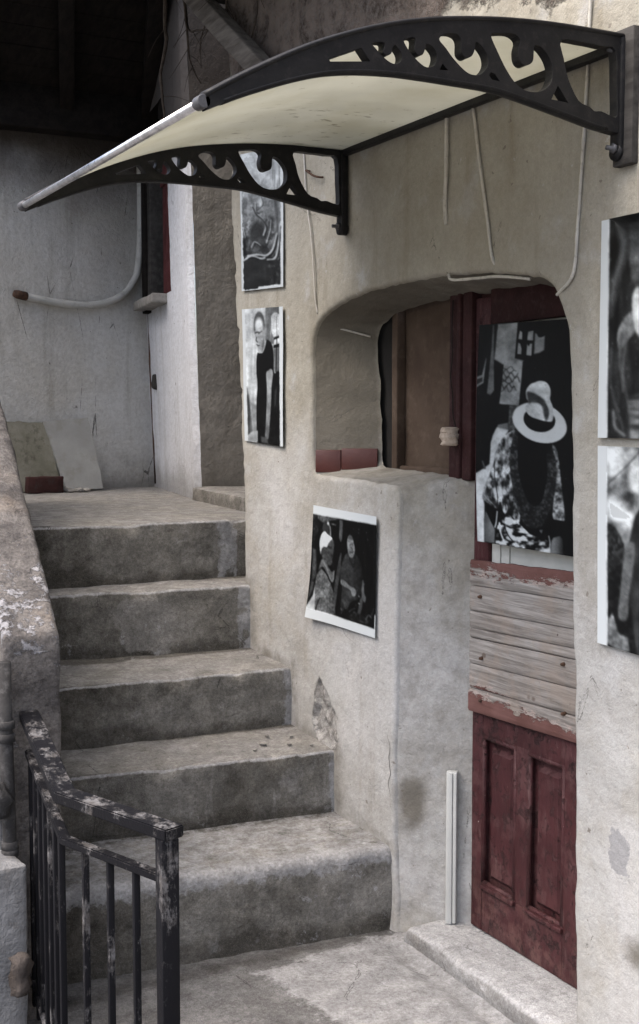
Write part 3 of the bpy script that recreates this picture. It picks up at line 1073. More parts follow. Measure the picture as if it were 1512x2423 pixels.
# ---- sloping parapet on the open side
def par_x(y, side):
    inner = -1.10 + (y - 3.324) * (.10 / 1.027)
    return inner - (.155 if side else 0)
def par_z(y):
    return 1.085 + (y - 3.324) * .66
def build_parapet():
    root = thing('stair_parapet', 'sloping lime-flaked masonry parapet on the open side of the steps', 'parapet', (-1.17, 3.4, 0))
    ys = list(np.arange(3.32, 6.2, .025))
    V, Fc, mk = [], [], []
    def ring(y, top, inset=0.0, drop=0.0):
        xi, xo = par_x(y, 0) - inset, par_x(y, 1) + inset
        zt = top - drop
        r = .022
        pr = []
        for k in range(15):
            pr.append((xi, -.03 + (zt - r + .03) * k / 14))
        for k in range(1, 5):
            a = math.pi / 2 * k / 4
            pr.append((xi - r + r * math.cos(a), zt - r + r * math.sin(a)))
        for k in range(1, 8):
            pr.append((xi - r - (xi - xo - 2 * r) * k / 7, zt))
        for k in range(1, 5):
            a = math.pi / 2 * k / 4
            pr.append((xo + r - r * math.sin(a), zt - r + r * math.cos(a)))
        for k in range(1, 15):
            pr.append((xo, zt - r - (zt - r + .03) * k / 14))
        return pr
    rings = [(3.312, par_z(3.32), .022, .05), (3.312, par_z(3.32), .010, .018), (3.318, par_z(3.32), .002, .004)] + [(y, par_z(y), 0, 0) for y in ys]
    for y, top, ins, dr in rings:
        for x, z in ring(y, top, ins, dr):
            n = fr(x, y, z, 8, 4)
            px = x + .006 * n
            pz = z + (.008 * fr(x, y, 3, 10, 4) if z > .2 else 0)
            V.append((px, y + .004 * fr(x, 1, z, 9, 3), pz))
            g = .50
            if z > top - .07:
                g = .32 + .24 * max(0, 1 - abs(y - 3.42) / .25) - .15 * max(0, min(1, (y - 3.75) / .2)) * max(0, min(1, (4.2 - y) / .1))
            else:
                g = .30
            mk.append(g)
    n = len(ring(3.4, 1))
    for j in range(len(rings) - 1):
        for k in range(n - 1):
            q = j * n + k
            Fc.append((q, q + 1, q + n + 1, q + n))
    # the near end face, filled with a fine grid of strips
    b = len(V)
    pr = ring(3.312, par_z(3.32), .022, .05)
    half = n // 2
    for k in range(half):
        xi, zi = V[k][0], V[k][2]
        xo, zo = V[n - 1 - k][0], V[n - 1 - k][2]
        for m in range(9):
            t = m / 8
            x, z = xi + (xo - xi) * t, zi + (zo - zi) * t
            V.append((x, 3.312 + .006 * fr(x, 2, z, 9, 4) * math.sin(math.pi * t), z))
            mk.append(.30 if z < par_z(3.32) - .06 else .55)
    for k in range(half - 1):
        for m in range(8):
            q = b + k * 9 + m
            Fc.append((q, q + 9, q + 10, q + 1))
    mesh_obj('masonry', V, Fc, 'lime', root, True, mk)
    box('outer_render', (par_x(3.3, 1) - .030, 3.30, -.02), (par_x(3.3, 1) - .004, 6.2, .98), 'render', root, .008, .004, 3)
build_parapet()

# ---- doorstep
def build_doorstep():
    xs = list(np.arange(-.045, .30, .014))
    ys = list(np.arange(1.5, 3.262, .016))
    V, Fc, mk = [], [], []
    rn = .022
    for y in ys:
        xf = -.012 - .03 * max(0, (3.2 - y)) * .6 + .006 * fr(0, y, 2, 4, 3)
        chip = .012 * max(0, fr(3, y, 0, 8, 4))
        col_ = [(xf + .006, -.02), (xf + .002, .005), (xf, .02)]
        for k in range(6):
            a = math.pi / 2 * k / 5
            col_.append((xf + rn - rn * math.cos(a) + chip, .052 - rn + rn * math.sin(a) - chip * .5))
        for k in range(1, 24):
            col_.append((xf + rn + .31 * k / 23 + chip * (1 - k / 23), .052 + .003 * fr(k * .3, y * 5, 0, 1, 3)))
        for x, z in col_:
            end = max(0, (y - 3.235) / .03)
            V.append((x, y, z - .02 * end * end + .002 * fr(x, y, z, 12, 3)))
            mk.append(.46 if z > .03 else .12)
    n = len(col_)
    for j in range(len(ys) - 1):
        for k in range(n - 1):
            q = j * n + k
            Fc.append((q, q + 1, q + n + 1, q + n))
    Fc.append(tuple((len(ys) - 1) * n + k for k in range(n)))
    o = mesh_obj('doorstep', V, Fc, 'slab', None, True, mk, origin=(.1, 2.8, 0))
    o.data.set_sharp_from_angle(angle=R(60))
    tag(o, 'pale worn stone doorstep below the red door', 'doorstep')
build_doorstep()

# ---- door: lower panelled leaf, plank repair, glazed upper part boarded in white
def build_door():
    root = thing('door', 'narrow oxblood door patched with bare weathered planks across its middle', 'door', (.19, 2.88, .055))
    YL, YR = 3.163, 2.612
    # lower leaf: stiles and rails around two sunk panels with raised fields
    X0 = .178
    box('stile', (X0, 3.108, .056), (X0 + .04, YL, .765), 'red', root, .003, .0015, 2)
    box('stile', (X0, YR, .056), (X0 + .04, 2.712, .765), 'red', root, .003, .0015, 2)
    box('stile', (X0, 2.878, .205), (X0 + .04, 2.938, .690), 'red', root, .003, .0015, 2)
    box('rail', (X0 + .001, 2.713, .056), (X0 + .04, 3.107, .205), 'red', root, .003, .0015, 2)
    box('rail', (X0 + .001, 2.713, .680), (X0 + .04, 3.107, .765), 'red', root, .003, .0015, 2)
    for ya, yb in ((2.938, 3.108), (2.712, 2.878)):
        pn = box('panel', (X0 + .024, ya, .200), (X0 + .036, yb, .685), 'red', root, .001)
        # raised field
        m = .022
        V = [(X0 + .024, ya + m, .205 + m), (X0 + .024, yb - m, .205 + m), (X0 + .024, yb - m, .672 - m), (X0 + .024, ya + m, .672 - m)]
        k = .016
        W = [(X0 + .010, v[1] + (k if v[1] < (ya + yb) / 2 else -k), v[2] + (k if v[2] < .4 else -k)) for v in V]
        mesh_obj('raised_field', V + W, [(0, 1, 5, 4), (1, 2, 6, 5), (2, 3, 7, 6), (3, 0, 4, 7), (4, 5, 6, 7)], 'red', pn, False)
        # bolection moulding round the panel
        for (p, q, w) in (((ya + .004, .212), (ya + .004, .680), 0), ((yb - .004, .212), (yb - .004, .680), 0), ((ya, .212), (yb, .212), 1), ((ya, .678), (yb, .678), 1)):
            tube('moulding', [(X0 + .006, p[0], p[1]), (X0 + .006, (p[0] + q[0]) / 2, (p[1] + q[1]) / 2), (X0 + .006, q[0], q[1])], .0085, 'red', pn, 10, .05)
        # weathered sill bead under the panel
        beam('bead', (X0 - .003, ya - .004, .203), (X0 - .003, yb + .004, .203), .018, .014, 'red', pn, .003, .002, 2)
    # plank repair
    zl = [1.228, 1.149, 1.069, 1.015, .984, .903, .826, .751]
    rr = random.Random(5)
    for k in range(7):
        zt, zb = zl[k] + .0, zl[k + 1] + .0
        x0 = .160 + rr.uniform(-.0025, .0025)
        ys = np.linspace(YR + .003, YL - .004, 46)
        top = zt - (.0012 if k else 0)
        bot = zb + .0012
        rows = 9
        V, Fc, mk = [], [], []
        for j in range(rows + 1):
            t = j / rows
            for y in ys:
                tilt = (YL - y) * .030
                z = bot + (top - bot) * t + tilt
                e = min(t, 1 - t) * (top - bot)
                x = x0 + (.004 * (1 - e / .004) if e < .004 else 0) + .0012 * fr(k, y * 3, z * 40, 1, 3)
                if k == 0 and t > .95:
                    z += .004 * fr(y, 0, 0, 14, 3)
                V.append((x, y, z))
                if k == 0:
                    mv = .78 - .66 * (1 - t) + .12 * fr(y, 5, 0, 6, 2)
                elif k == 6:
                    mv = 1.0 - .80 * t + (y - 2.9) * .7
                elif k == 5:
                    mv = .34 - .5 * t + (y - 2.9) * .9
                else:
                    mv = .0
                mk.append(max(0, min(1, mv)))
        ny = len(ys)
        for j in range(rows):
            for i in range(ny - 1):
                q = j * ny + i
                Fc.append((q, q + ny, q + ny + 1, q + 1))
        # back and edges
        nb = len(V)
        Vb = [(.178, V[i][1], V[i][2]) for i in range(nb)]
        for i in range(ny - 1):
            a = rows * ny + i
            Fc.append((a, a + nb, a + nb + 1, a + 1))
            Fc.append((i, i + 1, i + 1 + nb, i + nb))
        for j in range(rows):
            a = j * ny
            Fc.append((a, a + nb, a + ny + nb, a + ny))
            a = j * ny + ny - 1
            Fc.append((a, a + ny, a + ny + nb, a + nb))
        o = mesh_obj('plank', V + Vb, Fc, 'plank', root, True, mk + mk)
        o.data.set_sharp_from_angle(angle=R(45))
    box('plank_backing', (.179, YR, .768), (.20, YL, 1.20), 'frame', root, .002)
    # nails
    for (y, z) in ((3.09, .797), (3.10, 1.12), (3.09, .93), (2.70, .98), (2.695, .84)):
        V, Fc = tube_data([(.150, y, z), (.158, y, z), (.166, y, z)], [.004, .006, .006], 8)
        mesh_obj('nail', V, Fc, 'rust', root)
    # upper part
    box('stile', (.178, 3.088, 1.205), (.215, YL, 2.035), 'red', root, .003, .001, 1)
    box('stile', (.178, YR, 1.21), (.215, 2.66, 2.035), 'red', root, .003, .001, 1)
    box('top_rail', (.177, 2.661, 1.952), (.214, 3.087, 2.06), 'frame', root, .003, .001, 1)
    box('white_board', (.200, 2.66, 1.21), (.212, 3.088, 1.952), 'whiteboard', root, .001)
    box('glazing_bar', (.190, 3.045, 1.21), (.200, 3.086, 1.95), 'whiteboard', root, .002)
    box('glazing_bar', (.194, 3.004, 1.21), (.200, 3.043, 1.95), 'whiteboard', root, .002)
    return root
build_door()

# ---- door frame post and the boarded side window
def build_side_window():
    root = thing('boarded_side_window', 'dusty brown boarded window beside the door, framed in dark red', 'window', (.2, 3.5, 1.49))
    V, Fc = [], []
    ys = np.arange(3.29, 3.83, .02); zs = np.arange(1.46, 2.10, .02)
    for z in zs:
        for y in ys:
            V.append((.232 + .003 * fr(1, y, z, 6, 3), y, z))
    ny = len(ys)
    for j in range(len(zs) - 1):
        for i in range(ny - 1):
            q = j * ny + i
            Fc.append((q, q + ny, q + ny + 1, q + 1))
    mesh_obj('board', V, Fc, 'board', root, True)
    box('casing', (.196, 3.655, 1.46), (.232, 3.690, 2.09), 'board', root, .004, .002, 2)
    box('casing', (.212, 3.695, 1.46), (.232, 3.83, 2.09), 'black', root, .004, .002, 2)  # black strip painted as the shaded gap beside the board
    box('bottom_bead', (.205, 3.30, 1.470), (.228, 3.652, 1.505), 'board', root, .006, .004, 3)
    p = box('mullion', (.168, 3.243, 1.46), (.225, 3.296, 2.09), 'frame', root, .006, .002, 2)
    box('mullion_fillet', (.158, 3.222, 1.478), (.225, 3.241, 2.09), 'frame', root, .005, .002, 2)
    box('door_post', (.166, 3.170, 1.474), (.225, 3.220, 2.09), 'frame', root, .006, .002, 2)
    box('gap_strip', (.199, 3.150, .05), (.225, 3.220, 1.470), 'black', root, .004)  # recessed black strip, painted to look like the dark gap at the door
    box('head', (.200, 2.60, 2.034), (.225, 3.168, 2.10), 'frame', root, .003)
    # thin bell wire down the mullion
    pts = [(.163, 3.268, 2.04), (.162, 3.272, 1.93), (.163, 3.270, 1.86), (.162, 3.277, 1.80), (.163, 3.266, 1.74), (.162, 3.262, 1.68), (.160, 3.240, 1.635)]
    tube('bell_wire', catmull(pts, 5), .0016, 'black', root, 6)
    return root
build_side_window()
# flaking stone fitting on the mullion
def lathe(name, prof, c, axis, mat, parent=None, seg=18, rough=0.0, origin=None):
    V, Fc = [], []
    ax = Vector(axis).normalized()
    s = ax.cross(Vector((0, 1, 0)) if abs(ax.y) < .9 else Vector((1, 0, 0))).normalized()
    u = ax.cross(s)
    for r, h in prof:
        for k in range(seg):
            a = 2 * math.pi * k / seg
            p = Vector(c) + ax * h + (s * math.cos(a) + u * math.sin(a)) * r
            if rough:
                d = (p - Vector(c) - ax * h)
                p += d * rough * fr(p.x, p.y, p.z, 40, 3)
            V.append(p)
    n = len(prof)
    for i in range(n - 1):
        for k in range(seg):
            a, b = i * seg + k, i * seg + (k + 1) % seg
            Fc.append((a, b, b + seg, a + seg))
    Fc.append(tuple(range(seg - 1, -1, -1)))
    Fc.append(tuple((n - 1) * seg + k for k in range(seg)))
    o = mesh_obj(name, V, Fc, mat, parent, True, origin=origin)
    return o
o = lathe('stone_fitting', [(.020, -.030), (.026, -.026), (.030, -.018), (.029, -.010), (.034, -.004), (.034, .006), (.030, .010), (.033, .014), (.033, .024), (.024, .028), (.010, .029)],
          (.140, 3.248, 1.612), (0, 0, 1), 'ochre', None, 20, .35, origin=(.14, 3.248, 1.58))
o.data.set_sharp_from_angle(angle=R(50))
tag(o, 'small chipped cream knob fixed to the window mullion', 'fitting')

# ---- white cable trunking standing in the door reveal
def build_trunking():
    root = thing('cable_trunking', 'short white plastic trunking standing on the doorstep in the door reveal', 'trunking', (.125, 3.215, .055))
    a = Vector((.136, 3.209, 0)); t = Vector((.735, -.678, 0)); nn = Vector((-.678, -.735, 0))
    def place(name, s0, s1, n0, n1, z0, z1, bev):
        m = Matrix(((t.x, nn.x, 0, a.x), (t.y, nn.y, 0, a.y), (0, 0, 1, 0), (0, 0, 0, 1)))
        return box(name, (s0, n0, z0), (s1, n1, z1), 'trunk', root, bev, mtx=m)
    place('base_channel', -.018, .016, -.010, .014, .056, .548, .002)
    place('cover', -.017, .003, .0141, .022, .054, .545, .003)
    place('cover', .0045, .0155, .0141, .019, .056, .547, .002)
build_trunking()

# ---- awning
TOPC = [(-1.085, 2.299), (-1.011, 2.343), (-.936, 2.384), (-.858, 2.423), (-.779, 2.456), (-.676, 2.492), (-.570, 2.519), (-.460, 2.538), (-.345, 2.552), (-.226, 2.560), (-.102, 2.563), (-.004, 2.564)]
BOTC = [(-1.080, 2.276), (-1.011, 2.308), (-.936, 2.338), (-.883, 2.357), (-.819, 2.376), (-.748, 2.389), (-.676, 2.396), (-.612, 2.399), (-.503, 2.399), (-.390, 2.397), (-.307, 2.386), (-.185, 2.365), (-.097, 2.349), (-.030, 2.341)]
HS = {
 'a': [(-.808, 2.409), (-.731, 2.442), (-.709, 2.417), (-.805, 2.404)],
 'b': [(-.704, 2.455), (-.678, 2.461), (-.673, 2.455), (-.677, 2.440), (-.667, 2.435), (-.657, 2.441), (-.654, 2.453), (-.647, 2.459), (-.633, 2.446), (-.631, 2.432), (-.641, 2.421), (-.658, 2.421), (-.681, 2.433), (-.695, 2.445)],
 'c': [(-.625, 2.473), (-.598, 2.481), (-.598, 2.456), (-.589, 2.446), (-.578, 2.449), (-.572, 2.462), (-.569, 2.472), (-.554, 2.469), (-.541, 2.454), (-.545, 2.434), (-.557, 2.425), (-.575, 2.425), (-.601, 2.441), (-.618, 2.458)],
 'd': [(-.536, 2.488), (-.513, 2.503), (-.489, 2.503), (-.478, 2.492), (-.477, 2.467), (-.464, 2.457), (-.449, 2.464), (-.442, 2.480), (-.440, 2.494), (-.428, 2.491), (-.409, 2.472), (-.406, 2.450), (-.421, 2.430), (-.440, 2.423), (-.464, 2.427), (-.495, 2.448), (-.519, 2.471)],
 'e': [(-.399, 2.515), (-.379, 2.522), (-.341, 2.527), (-.319, 2.516), (-.323, 2.491), (-.318, 2.469), (-.302, 2.462), (-.283, 2.473), (-.280, 2.497), (-.277, 2.510), (-.257, 2.507), (-.234, 2.485), (-.225, 2.458), (-.233, 2.429), (-.259, 2.410), (-.295, 2.406), (-.327, 2.417), (-.356, 2.446), (-.378, 2.478)],
 'f': [(-.527, 2.436), (-.512, 2.424), (-.535, 2.422)],
 'g': [(-.398, 2.435), (-.387, 2.432), (-.374, 2.418), (-.396, 2.419), (-.403, 2.428)],
 'h': [(-.202, 2.532), (-.14, 2.536), (-.08, 2.535), (-.040, 2.530), (-.034, 2.45), (-.032, 2.382), (-.05, 2.379), (-.08, 2.386), (-.10, 2.384), (-.115, 2.392), (-.149, 2.403), (-.180, 2.448), (-.194, 2.492)],
 'i': [(-.210, 2.429), (-.179, 2.394), (-.228, 2.396)],
}
AY0, AY1 = 2.315, 3.669
def build_awning():
    root = thing('door_awning', 'curved milky plastic door awning on black scrolled brackets, with a shiny front bar', 'awning', (0, 2.99, 2.3))
    top = [tuple(p[:2]) for p in catmull([(a, b, 0) for a, b in TOPC], 4)]
    bot = [tuple(p[:2]) for p in catmull([(a, b, 0) for a, b in BOTC], 4)]
    outer = top + [(-.004, 2.36)] + [(p[0], p[1]) for p in reversed(bot)]
    holes = []
    for k, h in HS.items():
        if k in 'bcde':
            holes.append([tuple(p[:2]) for p in catmull([(a, b, 0) for a, b in h], 4, True)])
        elif k == 'h':
            holes.append([tuple(p[:2]) for p in catmull([(a, b, 0) for a, b in h], 3, True)])
        else:
            holes.append(h)
    for yc in (AY0, AY1):
        br = extrude_profile('bracket', outer, holes, lambda p, q, t, yc=yc: Vector((p, yc - .014 + t, q)), .028, 'plastic', root, .0015)
        # raised bead following the lower edge and the flange on top
        lo = [(p[0], yc, p[1] + .004) for p in bot[2:-2]]
        V, Fc = tube_data(lo, .006, 8)
        for v in V:
            v.y = yc + (v.y - yc) * 2.9
        mesh_obj('edge_bead', V, Fc, 'plastic', br)
        fl = [(p[0], yc, p[1] + .004) for p in top]
        V, Fc = tube_data(fl, .008, 8)
        for v in V:
            v.y = yc + (v.y - yc) * 2.4
        mesh_obj('top_flange', V, Fc, 'plastic', br)
        # wall plate with rounded foot
        pl = [(-.030, 2.575), (.030, 2.575)]
        box('wall_plate', (-.026, yc - .020, 2.300), (.0, yc + .020, 2.566), 'plastic', br, .006)
        lathe('plate_foot', [(.020, -.026), (.0205, -.02), (.0205, .0)], (.0, yc, 2.300), (1, 0, 0), 'plastic', br, 20)
        for z in (2.308, 2.535):
            lathe('bolt', [(.011, 0), (.012, .004), (.012, .009), (.006, .0095), (.006, .026), (.003, .027)], (-.026, yc - .001, z), (-1, 0, 0), 'greyplastic', br, 6)
    # translucent sheet following the brackets
    sh = [(a, b - .004) for a, b in top]
    ny = 36
    V, Fc = [], []
    for j in range(ny + 1):
        y = AY0 + .012 + (AY1 - AY0 - .024) * j / ny
        for a, b in sh:
            V.append((a, y, b + .004 * math.sin(j / ny * math.pi) * math.sin((a + 1.08) / 1.08 * math.pi)))
    n = len(sh)
    nv = len(V)
    V += [(v[0], v[1], v[2] - .003) for v in V]
    for j in range(ny):
        for k in range(n - 1):
            q = j * n + k
            Fc.append((q, q + 1, q + n + 1, q + n))
            Fc.append((nv + q, nv + q + n, nv + q + n + 1, nv + q + 1))
    for k in range(n - 1):
        Fc.append((k, nv + k, nv + k + 1, k + 1))
        q = ny * n + k
        Fc.append((q, q + 1, nv + q + 1, nv + q))
    mesh_obj('sheet', V, Fc, 'sheet', root, True)
    # wall rail and front bar
    box('wall_rail', (-.024, AY0 + .022, 2.538), (.001, AY1 - .022, 2.576), 'plastic', root, .004)
    xf, zf = -1.088, 2.291
    tube('front_bar', [(xf, AY0 - .002, zf), (xf, (AY0 + AY1) / 2, zf), (xf, AY1 + .004, zf)], .0092, 'chrome', root, 18)
    for y, d in ((AY0, 1), (AY1, -1)):
        lathe('bar_socket', [(.011, -.014), (.0135, -.014), (.0140, -.012), (.0140, .016), (.0115, .020), (.0115, .022)], (xf, y, zf), (0, d, 0), 'greyplastic', root, 18)
    return root
build_awning()
o = box('wooden_block', (-.002, AY0 - .036, 2.268), (.052, AY0 + .030, 2.585), 'block', None, .003, .002, 2, origin=(0.02, AY0, 2.27))
for v in o.data.vertices:
    v.co.x -= .014
    v.co.y -= .012
tag(o, 'grey timber block packed behind the near awning bracket', 'block')

# ---- black iron railing
def build_railing():
    root = thing('iron_railing', 'black iron stair railing with flaking paint and a cranked flat handrail', 'railing', (-1.142, 2.401, 0))
    A, B, Cc = Vector((-1.192, 3.31, .860)), Vector((-1.262, 2.743, .80)), Vector((-1.142, 2.401, .80))
    def rail(name, off, w, h, ext):
        d0 = (B - A).normalized(); d1 = (Cc - B).normalized()
        Z = Vector((0, 0, off))
        pts = [A + Z, B + Z, Cc + Z + d1 * ext]
        hz = [Vector((d0.y, -d0.x, 0)).normalized(), None, Vector((d1.y, -d1.x, 0)).normalized()]
        hz[1] = (hz[0] + hz[2]).normalized() / max(.5, ((hz[0] + hz[2]) / 2).length)
        bm = bmesh.new()
        rings = []
        for p, s in zip(pts, hz):
            s = -s
            rings.append([bm.verts.new(p + s * (w / 2) * a + Vector((0, 0, h / 2 * b))) for a, b in ((-1, -1), (1, -1), (1, 1), (-1, 1))])
        for r0, r1 in zip(rings, rings[1:]):
            for k in range(4):
                bm.faces.new((r0[k], r0[(k + 1) % 4], r1[(k + 1) % 4], r1[k]))
        bm.faces.new(rings[0]); bm.faces.new(list(reversed(rings[-1])))
        bmesh.ops.recalc_face_normals(bm, faces=bm.faces[:])
        bmesh.ops.bevel(bm, geom=bm.edges[:], offset=.003, segments=2, affect='EDGES')
        bm.verts.index_update()
        V = [v.co.copy() for v in bm.verts]; Fc = [tuple(v.index for v in f.verts) for f in bm.faces]
        bm.free()
        o = mesh_obj(name, V, Fc, 'iron', root)
        o.data.set_sharp_from_angle(angle=R(35))
    rail('handrail', 0.0, .052, .026, .026)
    rail('lower_rail', -.105, .026, .018, -.018)
    rail('bottom_rail', -.735, .026, .014, -.018)
    box('newel_post', (Cc.x - .020, Cc.y - .020, -.02), (Cc.x + .020, Cc.y + .020, .786), 'iron', root, .003, .001, 1)
    def bal(p, top):
        box('baluster', (p.x - .0075, p.y - .0075, .05), (p.x + .0075, p.y + .0075, top), 'iron', root, .002)
    for k in range(7):
        t = (k + .35) / 7
        p = A.lerp(B, t)
        bal(p, p.z - .11)
    for k in range(3):
        t = (k + .85) / 4
        p = B.lerp(Cc, t)
        bal(p, p.z - .11)
build_railing()

# ---- drainpipe, plinth and bundle beside the railing
def build_drain():
    root = thing('drainpipe', 'narrow grey drainpipe with collars fixed to the end of the parapet', 'pipe', (-1.262, 3.268, .3))
    x, y = -1.262, 3.268
    tube('pipe', [(x - .006, y, 1.02), (x - .004, y, .8), (x, y, .6), (x + .004, y, .38)], .0185, 'drain', root, 14, .05)
    for z in (.85, .815, .52, .50):
        lathe('collar', [(.019, -.012), (.0235, -.010), (.0235, .010), (.019, .012)], (x + (.6 - z) * .012, y, z), (0, 0, 1), 'drain', root, 14, .08)
    lathe('taped_joint', [(.006, -.05), (.020, -.045), (.027, -.025), (.030, 0), (.026, .028), (.014, .042), (.004, .046)], (x - .031, y - .02, .655), (0, 0, 1), 'drain', root, 16, .9)
build_drain()
V = []
o = box('plaster_plinth', (-1.44, 3.15, -.03), (-1.247, 3.31, .50), 'render', None, .012, .010, 5, origin=(-1.33, 3.2, 0))
tag(o, 'flaking pale plaster plinth at the foot of the drainpipe', 'plinth')
o = lathe('cloth_bundle', [(.010, -.055), (.022, -.05), (.026, -.03), (.024, -.005), (.027, .02), (.025, .042), (.012, .052), (.004, .054)], (-1.278, 3.105, .232), (.05, .05, 1), 'bundle', None, 18, .7, origin=(-1.278, 3.105, .18))
tag(o, 'brown wrapped bundle tied against the pale plinth', 'bundle')

# ---- dark timber ceiling over the landing, added shading overhang, brace and vine
def build_gallery():
    root = thing('gallery_ceiling', 'soot-dark timber ceiling sloping above the landing', 'ceiling', (-.2, 6.4, 3.35))
    zc = lambda y: 3.335 + (7.2 - y) * .50
    edge = lambda y: .35 + (y - 5.85) * .21
    outer = lambda y: -.80 + (y - 5.85) * .20
    def slab(name, poly, dz, th, mat):
        n = len(poly)
        V = [(p[0], p[1], zc(p[1]) + dz) for p in poly] + [(p[0], p[1], zc(p[1]) + dz + th) for p in poly]
        Fc = [tuple(range(n)), tuple(range(2 * n - 1, n - 1, -1))] + [(i, i + n, (i + 1) % n + n, (i + 1) % n) for i in range(n)]
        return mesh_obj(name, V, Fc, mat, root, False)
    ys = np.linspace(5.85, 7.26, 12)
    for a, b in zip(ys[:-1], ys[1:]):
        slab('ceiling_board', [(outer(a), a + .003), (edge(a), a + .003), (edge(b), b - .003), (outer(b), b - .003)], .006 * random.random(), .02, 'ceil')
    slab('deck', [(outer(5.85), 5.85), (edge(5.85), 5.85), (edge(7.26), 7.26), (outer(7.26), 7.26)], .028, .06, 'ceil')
    for x0 in (-.74, -.28):
        beam('rafter', (x0, 5.87, zc(5.87) - .05), (x0 + .36, 7.08, zc(7.08) - .05), .08, .10, 'ceil', root, .006)
    slab('shade_deck', [(edge(5.85) + .06, 5.85), (1.5, 5.85), (1.5, 7.35), (edge(7.25) + .05, 7.35)], .25, .06, 'ceil')  # extra slab added over the passage to keep skylight out
    beam('edge_beam', (edge(5.85) - .16, 5.87, zc(5.87) - .03), (edge(7.0) - .05, 7.0, zc(7.0) - .03), .09, .14, 'ceil', root, .006)
    box('wall_plate', (-.75, 6.88, 3.27), (.56, 7.02, 3.50), 'ceil', root, .008, .004, 2)
build_gallery()
o = box('shade_overhang', (-.95, 3.25, 3.56), (2.0, 5.35, 3.72), 'ceil', None, .01, origin=(0, 3, 4))  # unseen slab put above the wall to shade its top
tag(o, 'dark overhang out of view, added to shade the upper wall', 'overhang')
o = beam('timber_brace', (-.075, 4.86, 3.43), (-.075, 4.12, 2.905), .06, .085, 'beam', None, .008, .005, 4, origin=(-.07, 4.3, 2.9))
tag(o, 'grey weathered timber brace running down diagonally behind the awning', 'brace')
def build_vine():
    root = thing('dry_vine', 'bare dry vine stems hanging beside the timber brace', 'vine', (-.1, 4.9, 3.4))
    stems = [(.010, [(-.145, 4.95, 3.60), (-.14, 4.95, 3.244), (-.152, 4.95, 3.088), (-.146, 4.95, 2.90)]),
             (.006, [(-.07, 4.95, 3.60), (-.064, 4.95, 3.341), (-.049, 4.95, 3.24), (-.021, 4.95, 3.157), (.016, 4.95, 3.08)]),
             (.006, [(-.05, 5.0, 3.6), (-.05, 4.95, 3.308), (-.05, 4.84, 3.254), (-.05, 4.69, 3.22)]),
             (.005, [(-.04, 4.53, 3.5), (-.04, 4.57, 3.27), (-.04, 4.55, 3.18), (-.04, 4.47, 3.12)]),
             (.004, [(-.05, 4.66, 3.45), (-.05, 4.70, 3.31), (-.05, 4.78, 3.20), (-.05, 4.81, 3.10)]),
             (.004, [(-.04, 4.33, 3.5), (-.04, 4.30, 3.2), (-.04, 4.35, 3.05), (-.04, 4.34, 2.98)])]
    rr = random.Random(11)
    for r, st in stems:
        pts = [Vector(p) + Vector((0, rr.uniform(-.03, .03), 0)) for p in st]
        c = catmull(pts, 7)
        c = [p + Vector((.006 * mn.noise(p * 15), .006 * mn.noise(p * 15 + Vector((5, 0, 0))), 0)) for p in c]
        n = len(c)
        s = tube('stem', c, [r * (1 - .55 * i / n) for i in range(n)], 'twig', root, 7, .2)
        for k in range(5):
            p = c[rr.randrange(1, n - 1)]
            d = Vector((rr.uniform(-1, 1), rr.uniform(-.6, .6), rr.uniform(-1, .4))).normalized()
            L = rr.uniform(.06, .16)
            q = [p, p + d * L * .5 + Vector((0, 0, -.01)), p + d * L + Vector((rr.uniform(-.02, .02), 0, -.035))]
            tube('twig', catmull(q, 4), [.0016 - .0001 * i for i in range(9)], 'twig', s, 5)
build_vine()

# ---- cables and conduits on the plaster
def cable(name, pts, r, label, mat='cable', cat='cable', per=6):
    o = tube(name, catmull(pts, per), r * .8, mat, None, 9, .3, origin=pts[0])
    tag(o, label, cat)
    return o
def wy(y, z, d=-.001):
    return (d, y, z)
cable('wall_cable', [wy(3.062, 2.56, -.004), wy(3.064, 2.40, -.004), wy(3.071, 2.30, -.002), wy(3.074, 2.235, .004)], .0075, 'thick limewashed cable dropping straight from the middle of the awning rail')
cable('wall_cable', [wy(2.937, 2.56, -.003), wy(2.915, 2.45), wy(2.891, 2.34), wy(2.862, 2.22), wy(2.840, 2.12), wy(2.834, 2.09, .01)], .0055, 'thin limewashed cable slanting from the awning rail down to the arch')
cable('wall_cable', [wy(2.43, 3.2), wy(2.436, 2.85), wy(2.44, 2.692), wy(2.448, 2.512), wy(2.458, 2.36), wy(2.468, 2.24), wy(2.478, 2.12), wy(2.484, 2.055), (-.002, 2.496, 2.022), (.000, 2.530, 2.000), (.010, 2.566, 1.988)], .0055, 'long limewashed cable bending round the right shoulder of the arch')
cable('wall_cable', [(.006, 3.062, 2.092), (.014, 3.055, 2.074), (.022, 2.95, 2.068), (.024, 2.83, 2.062), (.026, 2.70, 2.042)], .0055, 'plastered cable lying along the crown of the arch')
cable('wall_cable', [wy(3.975, 2.66), wy(3.962, 2.52), wy(3.948, 2.43), wy(3.915, 2.31), wy(3.898, 2.2), wy(3.886, 2.10), (.006, 3.878, 2.035)], .004, 'very thin pale cable running down to the left shoulder of the arch')
cable('niche_cable', [(.035, 3.893, 2.002), (.07, 3.862, 1.988), (.11, 3.828, 1.975), (.165, 3.782, 1.955)], .0042, 'thin plastered cable crossing the reveal of the window niche')
o = tube('iron_hook', catmull([(.0, 3.925, 2.536), (-.018, 3.922, 2.537), (-.022, 3.90, 2.528), (-.02, 3.86, 2.508), (-.012, 3.835, 2.500), (.002, 3.832, 2.500)], 5), .0038, 'rust', None, 8, .1, origin=(0, 3.9, 2.53))
tag(o, 'small rusty iron staple hammered into the wall under the awning', 'staple')
